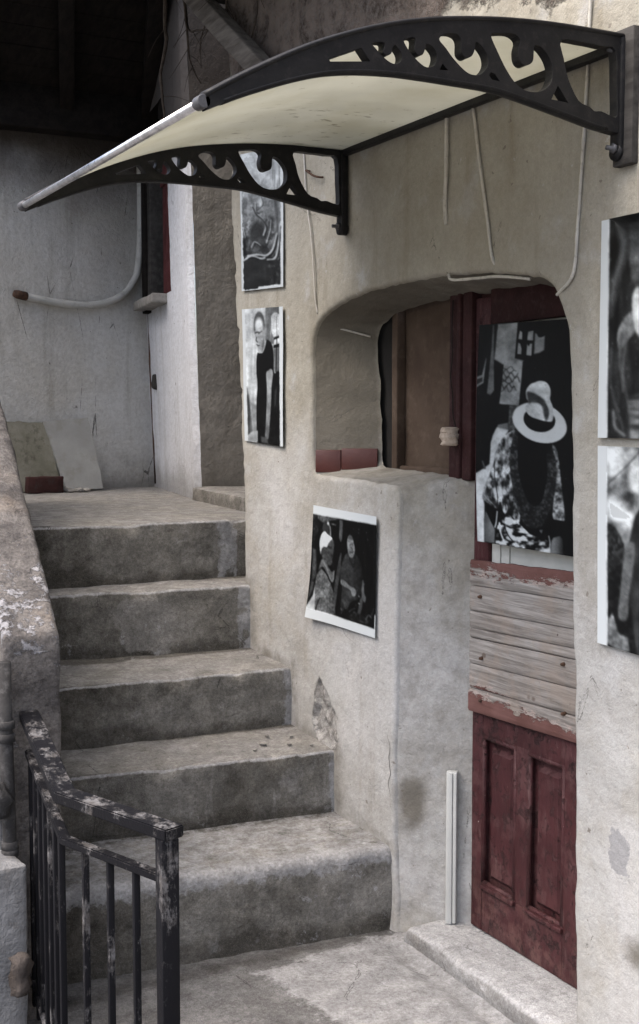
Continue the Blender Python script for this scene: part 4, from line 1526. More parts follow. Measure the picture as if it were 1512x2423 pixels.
cp = [(-.215, 2.363), (-.137, 2.350), (0, 2.336), (.178, 2.331), (.33, 2.360), (.442, 2.418), (.510, 2.500), (.537, 2.575), (.556, 2.765), (.560, 3.1), (.556, 3.33)]
root = thing('curved_conduit', 'cream painted conduit curving along the back wall, dark cap at its open end', 'pipe', (-.2, 7.03, 2.33))
tube('pipe', catmull([(x, ystair(x) - .030, z) for x, z in cp], 7), .0215, 'pipe', root, 14, .04)
tube('end_cap', [(-.265, ystair(-.26) - .03, 2.372), (-.25, ystair(-.25) - .03, 2.368), (-.19, ystair(-.19) - .03, 2.358)], [.018, .025, .025], 'rust', root, 12, .15)

# ---- slabs leaning on the back wall
def leaning(name, pts_bottom, pts_top, th, mat, label, cat):
    (b0, b1), (t0, t1) = pts_bottom, pts_top
    b0, b1, t0, t1 = map(Vector, (b0, b1, t0, t1))
    nrm = (b1 - b0).cross(t0 - b0).normalized()
    V, Fc = [], []
    n, m = 14, 18
    for s in (0, 1):
        for j in range(m + 1):
            for i in range(n + 1):
                u, v = i / n, j / m
                p = (b0.lerp(b1, u)).lerp(t0.lerp(t1, u), v)
                e = min(i, n - i, j, m - j)
                if e == 0:
                    p += (t0 - b0).normalized() * .006 * fr(p.x, p.z, 3, 18, 3) + (b1 - b0).normalized() * .006 * fr(p.x, p.z, 8, 18, 3)
                V.append(p + nrm * th * s)
    k = (n + 1) * (m + 1)
    for j in range(m):
        for i in range(n):
            q = j * (n + 1) + i
            Fc.append((q, q + n + 1, q + n + 2, q + 1))
            Fc.append((k + q, k + q + 1, k + q + n + 2, k + q + n + 1))
    for i in range(n):
        Fc.append((i, i + 1, k + i + 1, k + i)); q = m * (n + 1) + i; Fc.append((q, k + q, k + q + 1, q + 1))
    for j in range(m):
        q = j * (n + 1); Fc.append((q, k + q, k + q + n + 1, q + n + 1)); q += n; Fc.append((q, q + n + 1, k + q + n + 1, k + q))
    o = mesh_obj(name, V, Fc, mat, None, False, origin=tuple(b0))
    return tag(o, label, cat)
leaning('stone_slab', ((-.008, 6.93, 1.257), (.218, 6.955, 1.257)), ((-.110, 7.035, 1.648), (.168, 7.075, 1.668)), .02, 'marble', 'pale thin stone slab leaning on the back wall', 'slab')
leaning('stone_slab', ((-.46, 6.88, 1.255), (-.03, 6.945, 1.255)), ((-.55, 6.945, 1.66), (-.095, 7.045, 1.64)), .02, 'moss', 'dark mossy stone slab leaning behind the pale slab', 'slab')
o = box('terracotta_tile', (-.26, 6.80, 1.252), (-.055, 6.86, 1.345), 'darktile', None, .006, .006, 3, origin=(-.12, 6.83, 1.25))
tag(o, 'dark red tile standing on the landing before the mossy slab', 'tile')
rr = random.Random(4)
for k, (x, y, sz) in enumerate([(-.02, 6.86, .03), (.05, 6.88, .024), (.11, 6.90, .02), (-.005, 6.83, .018)]):
    bm = bmesh.new()
    bmesh.ops.create_icosphere(bm, subdivisions=2, radius=sz)
    for v in bm.verts:
        v.co = Vector((v.co.x * 1.3, v.co.y, v.co.z * .55)) * (1 + .5 * mn.noise(v.co * 30 + Vector((k * 5, 0, 0))))
        v.co += Vector((x, y, 1.252 + sz * .4))
    bm.verts.index_update()
    V = [v.co.copy() for v in bm.verts]; Fc = [tuple(v.index for v in f.verts) for f in bm.faces]
    bm.free()
    o = mesh_obj('rubble_lump', V, Fc, 'sill', None, False, origin=(x, y, 1.252))
    tag(o, 'small lump of rubble on the landing below the pale slab', 'rubble', 'rubble below the leaning slab')

# flakes of plaster fallen on the treads below the broken patch
def flake(x, y, z, r, k, label):
    rr = random.Random(k)
    n = 7
    ring = [(math.cos(2 * math.pi * i / n) * r * rr.uniform(.6, 1.25), math.sin(2 * math.pi * i / n) * r * rr.uniform(.5, 1.0)) for i in range(n)]
    V = [(x + a, y + b, z + .0035 + .002 * rr.random()) for a, b in ring] + [(x + a * .8, y + b * .8, z - .002) for a, b in ring]
    Fc = [tuple(range(n)), tuple(range(2 * n - 1, n - 1, -1))] + [(i, i + n, (i + 1) % n + n, (i + 1) % n) for i in range(n)]
    o = mesh_obj('plaster_flake', V, Fc, 'sill', None, False, origin=(x, y, z))
    tag(o, label, 'flake', 'plaster flakes on the second tread')
for k, (x, y, r) in enumerate([(-.12, 3.86, .016), (-.20, 3.90, .022), (-.07, 3.94, .012), (-.26, 3.85, .011), (-.15, 3.98, .014), (-.05, 3.82, .010)]):
    flake(x, y, .503 + (y - 3.75) * .052 + .003, r * .75, k + 3, 'flake of fallen plaster on the second tread near the broken plaster')

# ================================================================== photographs pasted on the wall
def vnoise(x, y, seed=0, octaves=4):
    out = np.zeros_like(x)
    amp, tot = 1.0, 0.0
    for o_ in range(octaves):
        xi, yi = np.floor(x).astype(int), np.floor(y).astype(int)
        fx, fy = x - xi, y - yi
        fx, fy = fx * fx * (3 - 2 * fx), fy * fy * (3 - 2 * fy)
        def h(a, b):
            n = (a * 374761393 + b * 668265263 + (seed + o_ * 17) * 974711) & 0x7fffffff
            n = ((n ^ (n >> 13)) * 1274126177) & 0x7fffffff
            return (n & 0xffff) / 65535.0
        v = (h(xi, yi) * (1 - fx) + h(xi + 1, yi) * fx) * (1 - fy) + (h(xi, yi + 1) * (1 - fx) + h(xi + 1, yi + 1) * fx) * fy
        out += v * amp
        tot += amp
        amp *= .55
        x, y = x * 2.03, y * 2.03
    return out / tot
class Print:
    """monochrome picture painted from soft-edged shapes onto the points of a sheet"""
    def __init__(self, x, y):
        self.x, self.y = x, y
        self.g = np.zeros_like(x)
    def n(self, s, seed=0, oc=4, sx=1.0, sy=1.0):
        return vnoise(self.x / s * sx + 50, self.y / s * sy + 50, seed, oc)
    def put(self, m, v):
        self.g = self.g * (1 - m) + m * v
    def poly(self, pts, v, soft=6, rough=0):
        x, y = self.x, self.y
        if rough:
            x = x + (self.n(30, 91) - .5) * rough * 2
            y = y + (self.n(30, 92) - .5) * rough * 2
        d = seg_dist(x, y, pts)
        sd = np.where(in_poly_np(x, y, pts), d, -d)
        self.put(np.clip(.5 + sd / soft, 0, 1), v)
    def blob(self, pts, v, soft=6, rough=0):
        self.poly([tuple(p[:2]) for p in catmull([(a, b, 0) for a, b in pts], 5, True)], v, soft, rough)
    def ell(self, cx, cy, rx, ry, v, rot=0, soft=.08):
        a = R(rot)
        dx, dy = self.x - cx, self.y - cy
        u = (dx * math.cos(a) + dy * math.sin(a)) / rx
        w = (-dx * math.sin(a) + dy * math.cos(a)) / ry
        r = np.sqrt(u * u + w * w)
        self.put(np.clip(.5 + (1 - r) / soft, 0, 1), v)
    def line(self, pts, w, v, soft=4):
        pts = [tuple(p[:2]) for p in catmull([(a, b, 0) for a, b in pts], 5)] if len(pts) > 2 else pts
        d = seg_dist(self.x, self.y, pts, False)
        self.put(np.clip(.5 + (w / 2 - d) / soft, 0, 1), v)
def homography(src, dst):
    A, b = [], []
    for (x, y), (u, v) in zip(src, dst):
        A.append([x, y, 1, 0, 0, 0, -u * x, -u * y]); b.append(u)
        A.append([0, 0, 0, x, y, 1, -v * x, -v * y]); b.append(v)
    h = np.linalg.solve(np.array(A, float), np.array(b, float))
    return np.append(h, 1).reshape(3, 3)
def poster(name, corners, px, draw, nu, nv, label, off=None, tint=(.93, 1.0, 1.03)):
    """corners and px run top left, top right, bottom right, bottom left"""
    C = [Vector(c) for c in corners]
    uu, vv = np.meshgrid(np.linspace(0, 1, nu + 1), np.linspace(0, 1, nv + 1))
    H = homography([(0, 0), (1, 0), (1, 1), (0, 1)], px)
    q = np.stack([uu, vv, np.ones_like(uu)], -1) @ H.T
    pr = Print(q[..., 0] / q[..., 2], q[..., 1] / q[..., 2])
    pr.u, pr.v = uu, vv
    draw(pr)
    g = pr.g
    k = np.array([1., 2., 1.]) / 4
    for _ in range(1):
        gp = np.pad(g, 1, mode='edge')
        g = k[0] * gp[:-2, 1:-1] + k[1] * gp[1:-1, 1:-1] + k[2] * gp[2:, 1:-1]
        gp = np.pad(g, 1, mode='edge')
        g = k[0] * gp[1:-1, :-2] + k[1] * gp[1:-1, 1:-1] + k[2] * gp[1:-1, 2:]
    sc_ = max(np.ptp(pr.x), np.ptp(pr.y)) / 2400
    shade = vnoise(pr.x / (130 * sc_) + 7, pr.y / (130 * sc_) + 7, 31, 5) - .5
    grain = vnoise(pr.x / (9 * sc_) + 3, pr.y / (9 * sc_) + 3, 32, 2) - .5
    paper = g > .855
    g = np.where(paper, g, g * (1 + .55 * shade) + .05 * shade + .06 * grain * (g > .06))
    g = np.where(paper, g, .42 + (g - .42) * 1.22)
    g = np.clip(g, 0.0, 1)
    lin = np.where(g <= .04045, g / 12.92, ((g + .055) / 1.055) ** 2.4) * .66 + .002
    V = []
    for j in range(nv + 1):
        for i in range(nu + 1):
            u, v = uu[j, i], vv[j, i]
            p = C[0].lerp(C[1], u).lerp(C[3].lerp(C[2], u), v)
            if off:
                p = p + Vector(off(u, v))
            V.append(p)
    n = nu + 1
    Fc = [(j * n + i, (j + 1) * n + i, (j + 1) * n + i + 1, j * n + i + 1) for j in range(nv) for i in range(nu)]
    o = mesh_obj(name, V, Fc, 'print', None, True, origin=tuple(C[3]))
    a = o.data.color_attributes.new('print', 'FLOAT_COLOR', 'POINT')
    buf = np.ones((len(V), 4), np.float32)
    t = np.array(tint)
    for k in range(3):
        buf[:, k] = (lin * t[k]).ravel()
    a.data.foreach_set('color', buf.ravel())
    return tag(o, label, 'photograph')

def draw_hat(p):
    n1 = p.n(40, 1); n2 = p.n(18, 2); big = p.n(160, 3)
    p.g[:] = .045 + .05 * big
    p.poly([(225, 600), (285, 480), (345, 180), (350, 640), (280, 700), (225, 900)], .12, 40)
    p.poly([(350, 178), (362, 176), (372, 500), (382, 770), (350, 815), (318, 800), (330, 640), (345, 400)], .42 + .15 * (n1 - .5), 10)
    p.poly([(225, 650), (270, 630), (300, 480), (305, 480), (285, 705), (225, 745)], .55, 8)
    p.poly([(225, 672), (275, 655), (275, 690), (225, 720)], .2, 8)
    p.poly([(395, 165), (575, 150), (575, 480), (640, 500), (470, 545), (440, 530), (375, 490), (385, 300)], .55 + .25 * (p.n(90, 4) - .5), 16)
    p.poly([(462, 505), (628, 505), (618, 700), (604, 908), (430, 893), (450, 700)], .57 + .25 * (n1 - .5), 8)
    for k in range(7):
        y = 570 + k * 32
        q = [(462 - k * 3 + a * 22, y + 22 * math.sin(a * 1.9 + k * 2.3) + 10 * math.sin(a * 4.1 + k * 5.7)) for a in range(8)]
        p.line(q[(k * 3) % 3:5 + (k * 5) % 4], 5 + (k * 7) % 6, .20, 10)
    p.poly([(520, 905), (600, 905), (580, 1120), (512, 1140)], .32 + .4 * (n2 - .5), 8)
    p.poly([(420, 1080), (512, 1060), (512, 1160), (410, 1140)], .45, 10)
    p.poly([(572, 150), (722, 138), (722, 300), (718, 488), (660, 500), (558, 478)], .045, 6)
    for q in ([(592, 225), (615, 240), (616, 310), (580, 305)], [(665, 235), (714, 225), (712, 318), (660, 315)], [(580, 335), (600, 345), (614, 390), (612, 445), (576, 440)], [(660, 345), (676, 370), (685, 345), (706, 345), (702, 458), (656, 452)]):
        p.poly(q, .62, 6)
    p.poly([(726, 250), (815, 270), (812, 405), (770, 430), (724, 440)], .55, 16)
    p.blob([(728, 140), (830, 140), (822, 250), (790, 285), (750, 270)], .03, 8)
    p.poly([(412, 1105), (515, 1128), (480, 1200), (430, 1300), (400, 1400), (340, 1560), (285, 1700), (300, 1790), (290, 2125), (225, 2118), (225, 1515), (300, 1470), (350, 1430), (360, 1240), (380, 1170)], .80 + .1 * (big - .5), 14)
    p.poly([(280, 1405), (292, 1400), (320, 1475), (300, 1480)], .35, 6)
    camo = np.clip(.5 + 1.9 * (p.n(34, 7, 4, 1.0, .55) - .5), .10, .92)
    p.blob([(608, 1108), (520, 1150), (450, 1220), (405, 1320), (380, 1450), (310, 1610), (282, 1725), (330, 1780), (410, 1825), (440, 1760), (470, 1860), (520, 1860), (600, 1950), (620, 1760), (570, 1620), (535, 1480), (535, 1320), (560, 1190)], camo, 8)
    p.line([(392, 1430), (395, 1550), (415, 1700), (420, 1830)], 7, .12, 5)
    p.line([(330, 1560), (300, 1700), (380, 1790)], 4, .7, 4)
    p.poly([(318, 1785), (412, 1828), (400, 1900), (380, 2000), (345, 1930), (315, 1850)], .06, 10)
    p.poly([(292, 1920), (312, 1845), (350, 1930), (388, 2010), (382, 2130), (292, 2115)], .30 + .3 * (p.x - 290) / 100 * .6, 10)
    zeb = np.clip(.5 + 3.2 * (p.n(46, 12, 3, .8, 1.3) - .5), .08, .92)
    p.poly([(400, 2020), (425, 1940), (520, 1880), (600, 1950), (680, 2030), (760, 2070), (875, 2060), (875, 2215), (600, 2165), (390, 2135)], zeb, 8)
    p.line([(430, 1950), (440, 2040), (480, 2140)], 12, .92, 8)
    p.line([(470, 1960), (500, 2050), (545, 2110)], 9, .06, 8)
    p.line([(412, 1850), (400, 1950), (388, 1990)], 9, .85, 6)
    p.line([(480, 1870), (500, 1830), (495, 1790)], 7, .75, 5)
    lace = .13 + .26 * np.clip(p.n(16, 21, 3) - .42, 0, 1) * 2
    p.blob([(600, 1110), (560, 1180), (535, 1320), (530, 1500), (560, 1680), (600, 1850), (650, 1960), (720, 2010), (800, 1980), (860, 1880), (915, 1750), (935, 1560), (930, 1400), (900, 1270), (760, 1150)], lace, 8)
    p.blob([(620, 1120), (600, 1300), (605, 1480), (640, 1640), (690, 1760), (740, 1800), (800, 1760), (835, 1640), (855, 1480), (845, 1350), (900, 1250), (760, 1130)], .025, 10)
    p.blob([(895, 1255), (940, 1310), (965, 1480), (985, 1680), (1005, 1900), (960, 1960), (900, 1900), (915, 1720), (935, 1560), (930, 1400)], np.clip(.5 + 1.2 * (p.n(26, 31) - .5), .15, .8), 8)
    p.poly([(880, 1960), (905, 1915), (1010, 1930), (1110, 1900), (1110, 2300), (985, 2225), (990, 2070), (960, 2060), (905, 2075), (860, 2100), (700, 2050), (650, 1990), (720, 2000), (820, 1985)], .03, 12)
    p.poly([(885, 2105), (905, 2075), (960, 2058), (985, 2090), (990, 2226), (870, 2212)], .50 - .35 * np.clip((p.x - 900) / 90, 0, 1), 12)
    p.line([(862, 2060), (872, 2130), (858, 2205)], 8, .85, 6)
    p.poly([(775, 2010), (815, 2005), (800, 2045)], .45, 8)
    p.ell(787, 1060, 245, 172, .90 + .08 * (big - .5), 22, .05)
    p.ell(785, 1035, 140, 108, .03, 14, .07)
    p.blob([(655, 935), (672, 900), (690, 880), (668, 840), (664, 770), (700, 715), (735, 700), (780, 684), (835, 695), (870, 740), (880, 800), (876, 850), (900, 920), (908, 980), (895, 1045), (850, 1050), (770, 1030), (700, 1000)], .78 + .3 * (p.n(60, 41) - .5), 7)
    p.blob([(672, 790), (720, 790), (770, 815), (830, 860), (868, 930), (872, 990), (845, 1045), (825, 1000), (810, 930), (780, 890), (720, 880), (690, 885)], .26 + .3 * (p.n(40, 43) - .4), 18)
    p.blob([(840, 870), (880, 880), (905, 950), (898, 1040), (868, 1040), (870, 960)], .72, 14)
    p.g += (p.n(6, 77, 2) - .5) * .035
    p.put((p.n(9, 66, 1) > .965).astype(float) * .4, .6)

def draw_profile(p):
    st = p.n(26, 3, 3, 1.0, .05)
    p.g[:] = .76 + .22 * (st - .5)
    p.poly([(520, 180), (722, 170), (722, 720), (640, 760), (515, 700)], .44 + .35 * (p.n(22, 5, 3, 1, .12) - .5), 14)
    p.poly([(235, 1330), (260, 1420), (300, 1650), (340, 2000), (262, 2070), (245, 1600)], .28 + .25 * (st - .5), 24)
    p.poly([(300, 1600), (400, 1640), (400, 2010), (330, 2020)], .52, 40)
    p.poly([(600, 330), (640, 280), (690, 275), (722, 310), (722, 620), (640, 650), (605, 560)], .74 + .4 * (p.n(14, 8) - .5), 10)
    p.line([(690, 280), (680, 420), (684, 640)], 6, .3, 6)
    p.poly([(642, 655), (722, 625), (722, 655), (640, 690)], .10, 8)
    p.poly([(645, 690), (722, 660), (722, 750), (640, 770)], .80, 8)
    p.poly([(636, 770), (722, 745), (722, 800), (634, 815)], .08, 8)
    p.poly([(640, 820), (722, 805), (722, 1180), (650, 1175)], .42 + .5 * (p.n(16, 9, 2, 1, .03) - .5), 8)
    p.line([(684, 640), (682, 900), (672, 1170)], 9, .08, 6)
    p.ell(430, 470, 84, 212, .36, 0, .16)
    p.ell(425, 480, 58, 125, .78, 0, .5)
    p.blob([(360, 560), (378, 640), (372, 690), (392, 740), (400, 810), (420, 880), (480, 880), (510, 760), (512, 560), (480, 480), (390, 540)], .66 + .25 * (p.n(34, 12) - .5), 16)
    p.line([(372, 585), (400, 575), (430, 580)], 18, .22, 14)
    p.line([(420, 600), (450, 570), (480, 560)], 14, .30, 14)
    p.line([(388, 650), (384, 700), (402, 722)], 13, .25, 10)
    p.line([(392, 760), (410, 775), (430, 770)], 13, .22, 10)
    p.line([(495, 500), (490, 700), (470, 860)], 18, .40, 24)
    p.blob([(478, 545), (500, 560), (496, 660), (478, 680), (468, 620)], .62, 12)
    p.blob([(555, 690), (600, 735), (625, 810), (640, 950), (648, 1180), (725, 1178), (732, 1700), (740, 2260), (410, 2180), (392, 1960), (392, 1600), (405, 1350), (388, 1150), (396, 905), (440, 890), (480, 880), (510, 800), (530, 715)], .085 + .06 * (p.n(70, 15) - .5), 9)
    p.line([(478, 870), (500, 820), (520, 740)], 12, .62, 10)
    p.blob([(532, 1190), (570, 1140), (600, 1118), (628, 1160), (622, 1280), (610, 1400), (604, 1600), (585, 1900), (565, 2110), (515, 2080), (528, 1900), (540, 1650), (545, 1400)], .60 - .18 * np.clip((p.y - 1500) / 500, 0, 1) + .18 * (p.n(26, 17, 3, 1, .3) - .5), 8)
    p.poly([(655, 1420), (690, 1400), (668, 1640), (650, 1680)], .22, 18)
    p.poly([(262, 2060), (408, 1995), (410, 2160), (258, 2140)], .62 + .2 * (p.n(60, 18) - .5), 10)
    p.poly([(455, 2080), (540, 2090), (560, 2180), (450, 2165)], .35, 30)
    p.put((p.n(8, 66, 1) > .94) * np.clip((p.y - 1100) / 900, 0, 1) * .6, .75)
    wl = 222 + 40 * np.clip((p.y - 200) / 1900, 0, 1) + 10 * (p.n(60, 5, 2, 0) - .5)
    p.put(np.clip(.5 + (wl - p.x) / 5, 0, 1), .90)
    wr = 719 + 12 * np.clip((p.y - 200) / 1900, 0, 1) + 8 * (p.n(70, 6, 2, 0) - .5)
    p.put(np.clip(.5 + (p.x - wr) / 5, 0, 1), .92)

def draw_relief(p):
    t = np.clip((p.y - 250) / 1300, 0, 1)
    wx = p.n(120, 2) * 240; wy_ = p.n(140, 3) * 260
    sw = vnoise((p.x + wx) / 38 + 9, (p.y + wy_) / 95 + 9, 5, 4)
    p.g[:] = .80 - .52 * t + (sw - .5) * (.30 + .5 * t)
    p.poly([(540, 200), (700, 150), (700, 1500), (640, 1500), (590, 900)], .66 - .32 * t + .5 * (p.n(14, 8, 3, 1, .06) - .5), 40)
    p.ell(380, 1290, 110, 180, .26 + .12 * (p.n(14, 9) - .5), 0, .5)
    for pts, w in (([(300, 900), (350, 1000), (430, 1070), (490, 1180), (460, 1300)], 22), ([(250, 1580), (370, 1560), (500, 1570), (590, 1480), (640, 1280)], 26),
                   ([(190, 1640), (300, 1580), (420, 1610), (480, 1600)], 22), ([(520, 1625), (620, 1600), (660, 1430), (680, 1150)], 18), ([(560, 1100), (545, 1250), (500, 1400)], 10),
                   ([(350, 860), (360, 980), (430, 960)], 9), ([(420, 760), (440, 860), (400, 910)], 9), ([(300, 1460), (340, 1390), (420, 1440)], 10), ([(180, 1200), (215, 1330)], 12)):
        p.line(pts, w, .70, 16)
        p.line([(a + 16, b + 26) for a, b in pts], w * .8, .10 + .2 * (1 - t), 18)
    p.poly([(170, 1340), (210, 1350), (230, 1560), (175, 1600)], .12, 20)
    p.poly([(190, 1660), (300, 1625), (560, 1640), (690, 1620), (700, 2100), (190, 2100)], .17 + .05 * (p.n(60, 11) - .5), 16)
    p.poly([(470, 1700), (690, 1650), (695, 1980), (520, 1960)], .15 + .55 * np.clip(p.n(34, 13, 4, 1, .6) - .46, 0, 1), 50)
    p.put(np.clip(.5 + ((p.n(40, 21) - .5) * 26 + 168 + 24 * np.clip((p.y - 1200) / 500, 0, 1) - p.x) / 6, 0, 1) * 1.0, .86)
    p.put(np.clip(.5 + (p.x - (690 + 16 * (p.n(60, 22, 3, 0) - .5))) / 6, 0, 1), .90)
    be = 2005 - .13 * (p.x - 200) + 20 * (p.n(24, 23) - .5) + 22 * ((p.x < 390) & (p.x > 205))
    p.put(np.clip(.5 + (p.y - be) / 8, 0, 1), .88)

def draw_two(p):
    big = p.n(120, 1)
    p.g[:] = .045 + .04 * (big - .5)
    sp = p.n(12, 2)
    p.poly([(280, 220), (480, 250), (400, 330), (300, 600), (330, 900), (280, 1100)], .12 + .5 * np.clip(p.n(30, 4) - .5, 0, 1) * 2, 40)
    p.poly([(350, 225), (520, 260), (680, 300), (560, 310), (440, 340), (360, 290)], .38 + .6 * (p.n(20, 5) - .5), 16)
    p.poly([(280, 700), (330, 720), (340, 1100), (275, 1200)], .32 + .3 * (sp - .5), 30)
    p.poly([(680, 300), (732, 312), (722, 560), (700, 620), (672, 560)], .33 + .25 * (p.n(20, 6, 3, 1, .2) - .5), 8)
    p.poly([(690, 770), (715, 760), (700, 1000), (660, 1300), (605, 1720), (560, 1720), (600, 1300), (650, 950)], .27 + .2 * (sp - .5), 12)
    p.blob([(425, 440), (450, 330), (500, 340), (545, 420), (545, 520), (500, 500)], .24, 14)
    p.line([(500, 350), (540, 400), (548, 520)], 14, .62, 10)
    p.line([(540, 350), (655, 382)], 5, .8, 4)
    p.poly([(498, 325), (526, 330), (526, 372), (498, 366)], .85, 4)
    p.blob([(410, 700), (470, 660), (560, 570), (600, 620), (590, 760), (585, 860), (560, 940), (500, 950), (450, 900), (415, 800)], .30 + .35 * (sp - .5), 12)
    p.line([(520, 680), (545, 700), (560, 690)], 14, .08, 10)
    p.line([(560, 800), (590, 830), (570, 870)], 16, .12, 12)
    p.blob([(382, 640), (392, 560), (420, 490), (460, 462), (500, 500), (540, 530), (570, 560), (520, 620), (490, 680), (440, 680), (410, 720), (400, 790)], .90, 6)
    p.blob([(415, 860), (470, 900), (560, 1040), (600, 1030), (590, 1180), (560, 1190), (500, 1080), (430, 970), (370, 1020)], .40 + .3 * (sp - .5), 12)
    p.line([(445, 900), (500, 1010), (560, 1180), (590, 1160), (600, 1040)], 14, .55, 8)
    p.blob([(360, 1060), (420, 1015), (480, 1070), (540, 1180), (590, 1350), (600, 1500), (610, 1740), (300, 1660), (320, 1400), (330, 1180)], .42 + .55 * (p.n(16, 8) - .5) - .15 * np.clip((p.x - 480) / 120, 0, 1), 10)
    p.line([(358, 1050), (410, 1000), (480, 1060), (540, 1180)], 14, .10, 10)
    p.line([(400, 1440), (370, 1520), (345, 1640)], 16, .12, 12)
    p.poly([(215, 1580), (300, 1400), (320, 1240), (330, 1420), (335, 1640), (200, 1610)], .72, 14)
    p.poly([(270, 1180), (310, 1200), (290, 1320), (225, 1500), (200, 1580), (240, 1380)], .30, 16)
    p.blob([(800, 770), (740, 850), (705, 980), (692, 1150), (720, 1250), (710, 1500), (760, 1600), (800, 1610), (860, 1500), (960, 1450), (1020, 1300), (1030, 1100), (990, 900), (920, 790)], .24 + .22 * (p.n(24, 9) - .5) - .13 * np.clip((p.x - 860) / 160, 0, 1), 12)
    p.blob([(790, 640), (800, 560), (830, 512), (870, 545), (895, 640), (908, 740), (880, 830), (840, 830), (805, 760)], .52 + .4 * (p.n(16, 10) - .5), 8)
    p.blob([(805, 560), (830, 512), (865, 540), (880, 590), (840, 580)], .33, 10)
    p.line([(835, 655), (865, 640), (880, 660)], 9, .15, 8)
    p.line([(850, 690), (870, 720), (860, 745)], 9, .2, 8)
    p.line([(835, 755), (865, 765), (890, 745)], 10, .18, 8)
    p.line([(815, 830), (860, 920), (890, 980), (910, 880)], 12, .13, 10)
    p.blob([(700, 1165), (760, 1180), (850, 1265), (910, 1290), (935, 1350), (910, 1410), (870, 1400), (845, 1320), (750, 1260), (705, 1230)], .50 + .3 * (sp - .5), 8)
    p.blob([(1018, 1180), (1045, 1190), (1050, 1350), (1080, 1440), (1060, 1510), (1030, 1470), (1010, 1390)], .36, 8)
    p.blob([(985, 1480), (1010, 1420), (1030, 1500), (1000, 1680), (950, 1700)], .30, 12)
    p.line([(960, 1400), (985, 1420)], 9, .8, 5)
    p.line([(960, 1510), (985, 1530)], 9, .8, 5)
    p.poly([(700, 1480), (740, 1500), (760, 1640), (700, 1690)], .16, 20)
    p.poly([(800, 1740), (900, 1640), (1150, 1780), (1120, 1850), (900, 1800)], .10 + .55 * np.clip(p.n(30, 12) - .45, 0, 1), 24)
    p.line([(830, 1650), (880, 1610), (920, 1600)], 14, .35, 12)
    p.line([(1080, 1760), (1120, 1700), (1160, 1740)], 16, .40, 12)
    p.line([(1165, 1700), (1180, 1620), (1215, 1580)], 18, .26, 16)
    p.poly([(1165, 420), (1218, 430), (1218, 1600), (1190, 1500)], .10, 30)
    p.put((p.n(15, 66, 1) > .96) * .75, .80)
    p.put(np.clip(.5 + ((215 + .181 * (p.x - 290)) - p.y) / 6, 0, 1), .93)
    lo = np.where(p.x < 390, 1606 + .2 * (p.x - 200), 1644 + .333 * (p.x - 390))
    p.put(np.clip(.5 + (p.y - lo) / 6, 0, 1), .92)
    p.poly([(1208, 1690), (1225, 1690), (1225, 1920), (1206, 1915)], .85, 4)

def draw_drape(p):
    f = p.n(46, 1, 4, 1.0, .12)
    p.g[:] = .16 + .45 * (f - .45)
    p.blob([(150, 80), (205, 70), (205, 200), (150, 420), (120, 560), (112, 400), (160, 240)], .42, 36)
    p.blob([(190, 560), (240, 530), (250, 610), (200, 680), (160, 720), (150, 640)], .50 + .4 * (p.n(20, 3) - .5), 10)
    p.blob([(230, 440), (300, 400), (330, 600), (270, 660), (235, 600)], .78 + .3 * (p.n(24, 4) - .5), 10)
    p.blob([(230, 100), (420, 120), (420, 420), (300, 430), (220, 360)], .40 + .4 * (p.n(40, 5) - .5), 20)
    p.line([(175, 640), (165, 800), (215, 1020), (235, 1180)], 14, .34, 14)
    p.line([(120, 720), (118, 900), (180, 1120)], 10, .30, 14)
    p.line([(205, 560), (180, 800), (178, 930)], 8, .42, 12)
    p.poly([(200, 960), (420, 900), (620, 960), (640, 1200), (215, 1180)], .30 + .7 * (p.n(20, 7, 3, .25, 1.2) - .45), 20)
    p.line([(130, 1030), (140, 1110), (185, 1150)], 12, .5, 12)
    p.put((p.n(9, 66, 1) > .95) * .6, .7)
    wl = 112 - 12 * np.clip((p.y - 80) / 1000, 0, 1)
    p.put(np.clip(.5 + (wl - p.x) / 4, 0, 1), .92)

def draw_outdoors(p):
    c = p.n(70, 1, 4)
    p.g[:] = .52 + 1.1 * np.clip(c - .5, -.25, .4)
    p.blob([(100, 1220), (170, 1230), (160, 1330), (110, 1360), (95, 1300)], .84, 30)
    p.blob([(100, 1480), (150, 1500), (230, 1560), (190, 1590), (110, 1570)], .86, 24)
    p.blob([(225, 1240), (260, 1250), (262, 1430), (215, 1430), (205, 1350)], .82, 26)
    p.line([(100, 1395), (180, 1320), (262, 1230)], 5, .18, 4)
    p.poly([(95, 1590), (140, 1610), (180, 1690), (185, 1770), (160, 1850), (165, 2060), (95, 2060)], .20 + .55 * (p.n(12, 3) - .5), 8, 10)
    p.poly([(95, 1850), (260, 1740), (260, 2260), (95, 2240)], .09 + .5 * np.clip(p.n(16, 5) - .52, 0, 1), 14, 8)
    p.poly([(205, 1700), (235, 1560), (300, 1480), (700, 1450), (700, 2400), (245, 2240), (210, 2000)], .20 + .2 * (p.n(40, 9, 3, 1, .3) - .5), 10)
    p.blob([(190, 1710), (235, 1700), (230, 1800), (205, 1960), (200, 2060), (175, 2080), (150, 2050), (165, 1900)], .42 + .2 * (p.n(14, 8, 3, 1, 2) - .5), 10)
    p.line([(200, 1690), (235, 1560), (270, 1480)], 5, .6, 5)
    p.poly([(95, 2080), (125, 2040), (150, 2140), (200, 2160), (210, 2230), (130, 2215), (95, 2180)], .45 + .6 * (p.n(14, 11) - .5), 10, 6)
    p.put(np.clip(.5 + (97 - p.x) / 4, 0, 1), .92)

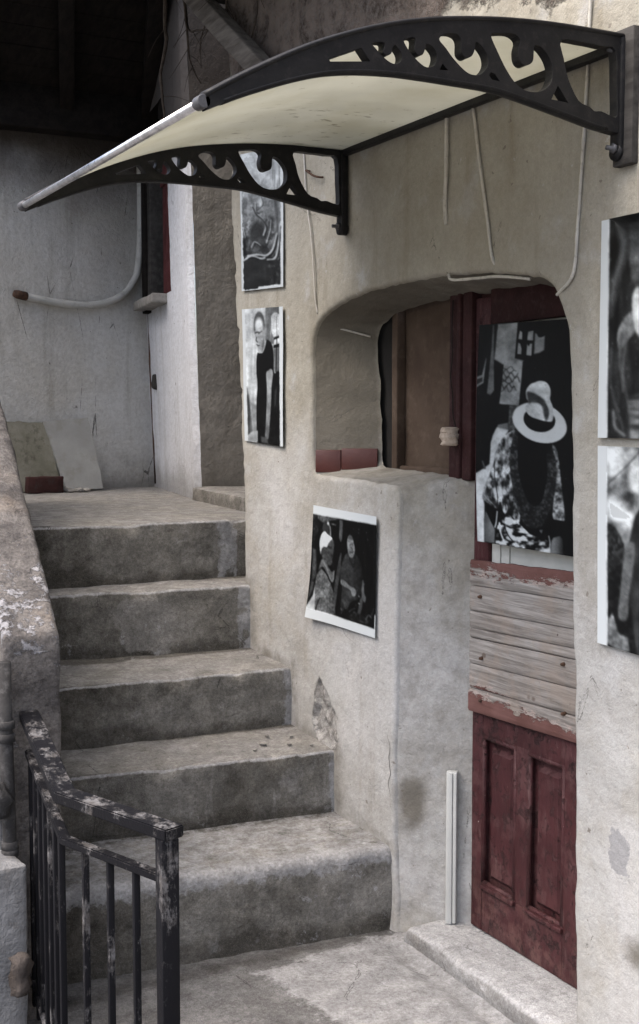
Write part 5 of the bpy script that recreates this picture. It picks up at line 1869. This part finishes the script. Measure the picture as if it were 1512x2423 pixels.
def flat_off(a, ph):
    return lambda u, v: (-.0015 - a * abs(math.sin(u * 5 + ph) * math.sin(v * 4 + ph)), 0, 0)
poster('photo_print', [(-.003, 4.513, 2.701), (-.003, 4.128, 2.665), (-.003, 4.130, 2.153), (-.003, 4.495, 2.169)], [(130, 192), (722, 60), (722, 1975), (165, 2040)], draw_relief, 84, 240,
       'monochrome photograph of swirling carved relief, pasted high on the wall behind the awning bracket', flat_off(.002, 1))
poster('photo_print', [(-.003, 4.494, 2.098), (-.003, 4.132, 2.081), (-.003, 4.135, 1.563), (-.003, 4.475, 1.581)], [(180, 225), (775, 180), (775, 2225), (218, 2135)], draw_profile, 90, 250,
       'monochrome photograph of a person in black turned sideways, pasted beside the doorway corner', flat_off(.002, 2))
poster('photo_print', [(-.004, 3.889, 1.360), (-.004, 3.451, 1.349), (-.004, 3.449, .950), (-.004, 3.928, .953)], [(290, 97), (1218, 265), (1218, 2062), (215, 1745)], draw_two, 130, 150,
       'monochrome photograph of two people pasted on the pier below the niche, one corner curling', lambda u, v: (-.002 - .016 * max(0, (1 - u) - .45) ** 2 * max(0, v - .45) ** 2 * 11 - .005 * v * v * u, 0, 0))
poster('photo_print', [(.146, 3.101, 1.950), (.146, 2.640, 1.938), (.140, 2.640, 1.290), (.140, 3.090, 1.294)], [(228, 175), (1110, 112), (1075, 2240), (228, 2112)], draw_hat, 150, 330,
       'monochrome photograph of a person in a white brimmed hat, hung on the red door', lambda u, v: (-.010 * math.sin(v * 3.0) * (1 - .4 * u), 0, 0))
poster('photo_print', [(-.003, 2.380, 2.149), (-.003, 1.98, 2.15), (-.003, 1.98, 1.619), (-.003, 2.381, 1.620)], [(72, 82), (699, -50), (669, 1176), (52, 1162)], draw_drape, 110, 150,
       'monochrome photograph of draped cloth right of the door, its upper edge peeling forward', lambda u, v: (-.003 - .055 * max(0, 1 - v / .10) ** 2 * max(0, min(1, (u - .12) / .10)), 0, -.012 * max(0, 1 - v / .10) ** 2 * max(0, min(1, (u - .12) / .1))))
poster('photo_print', [(-.003, 2.382, 1.600), (-.003, 1.98, 1.596), (-.003, 1.98, 1.091), (-.003, 2.371, 1.108)], [(50, 1203), (668, 1229), (640, 2361), (48, 2185)], draw_outdoors, 110, 150,
       'monochrome photograph with clouds and trees right of the door, below the draped cloth photograph', flat_off(.002, 3))
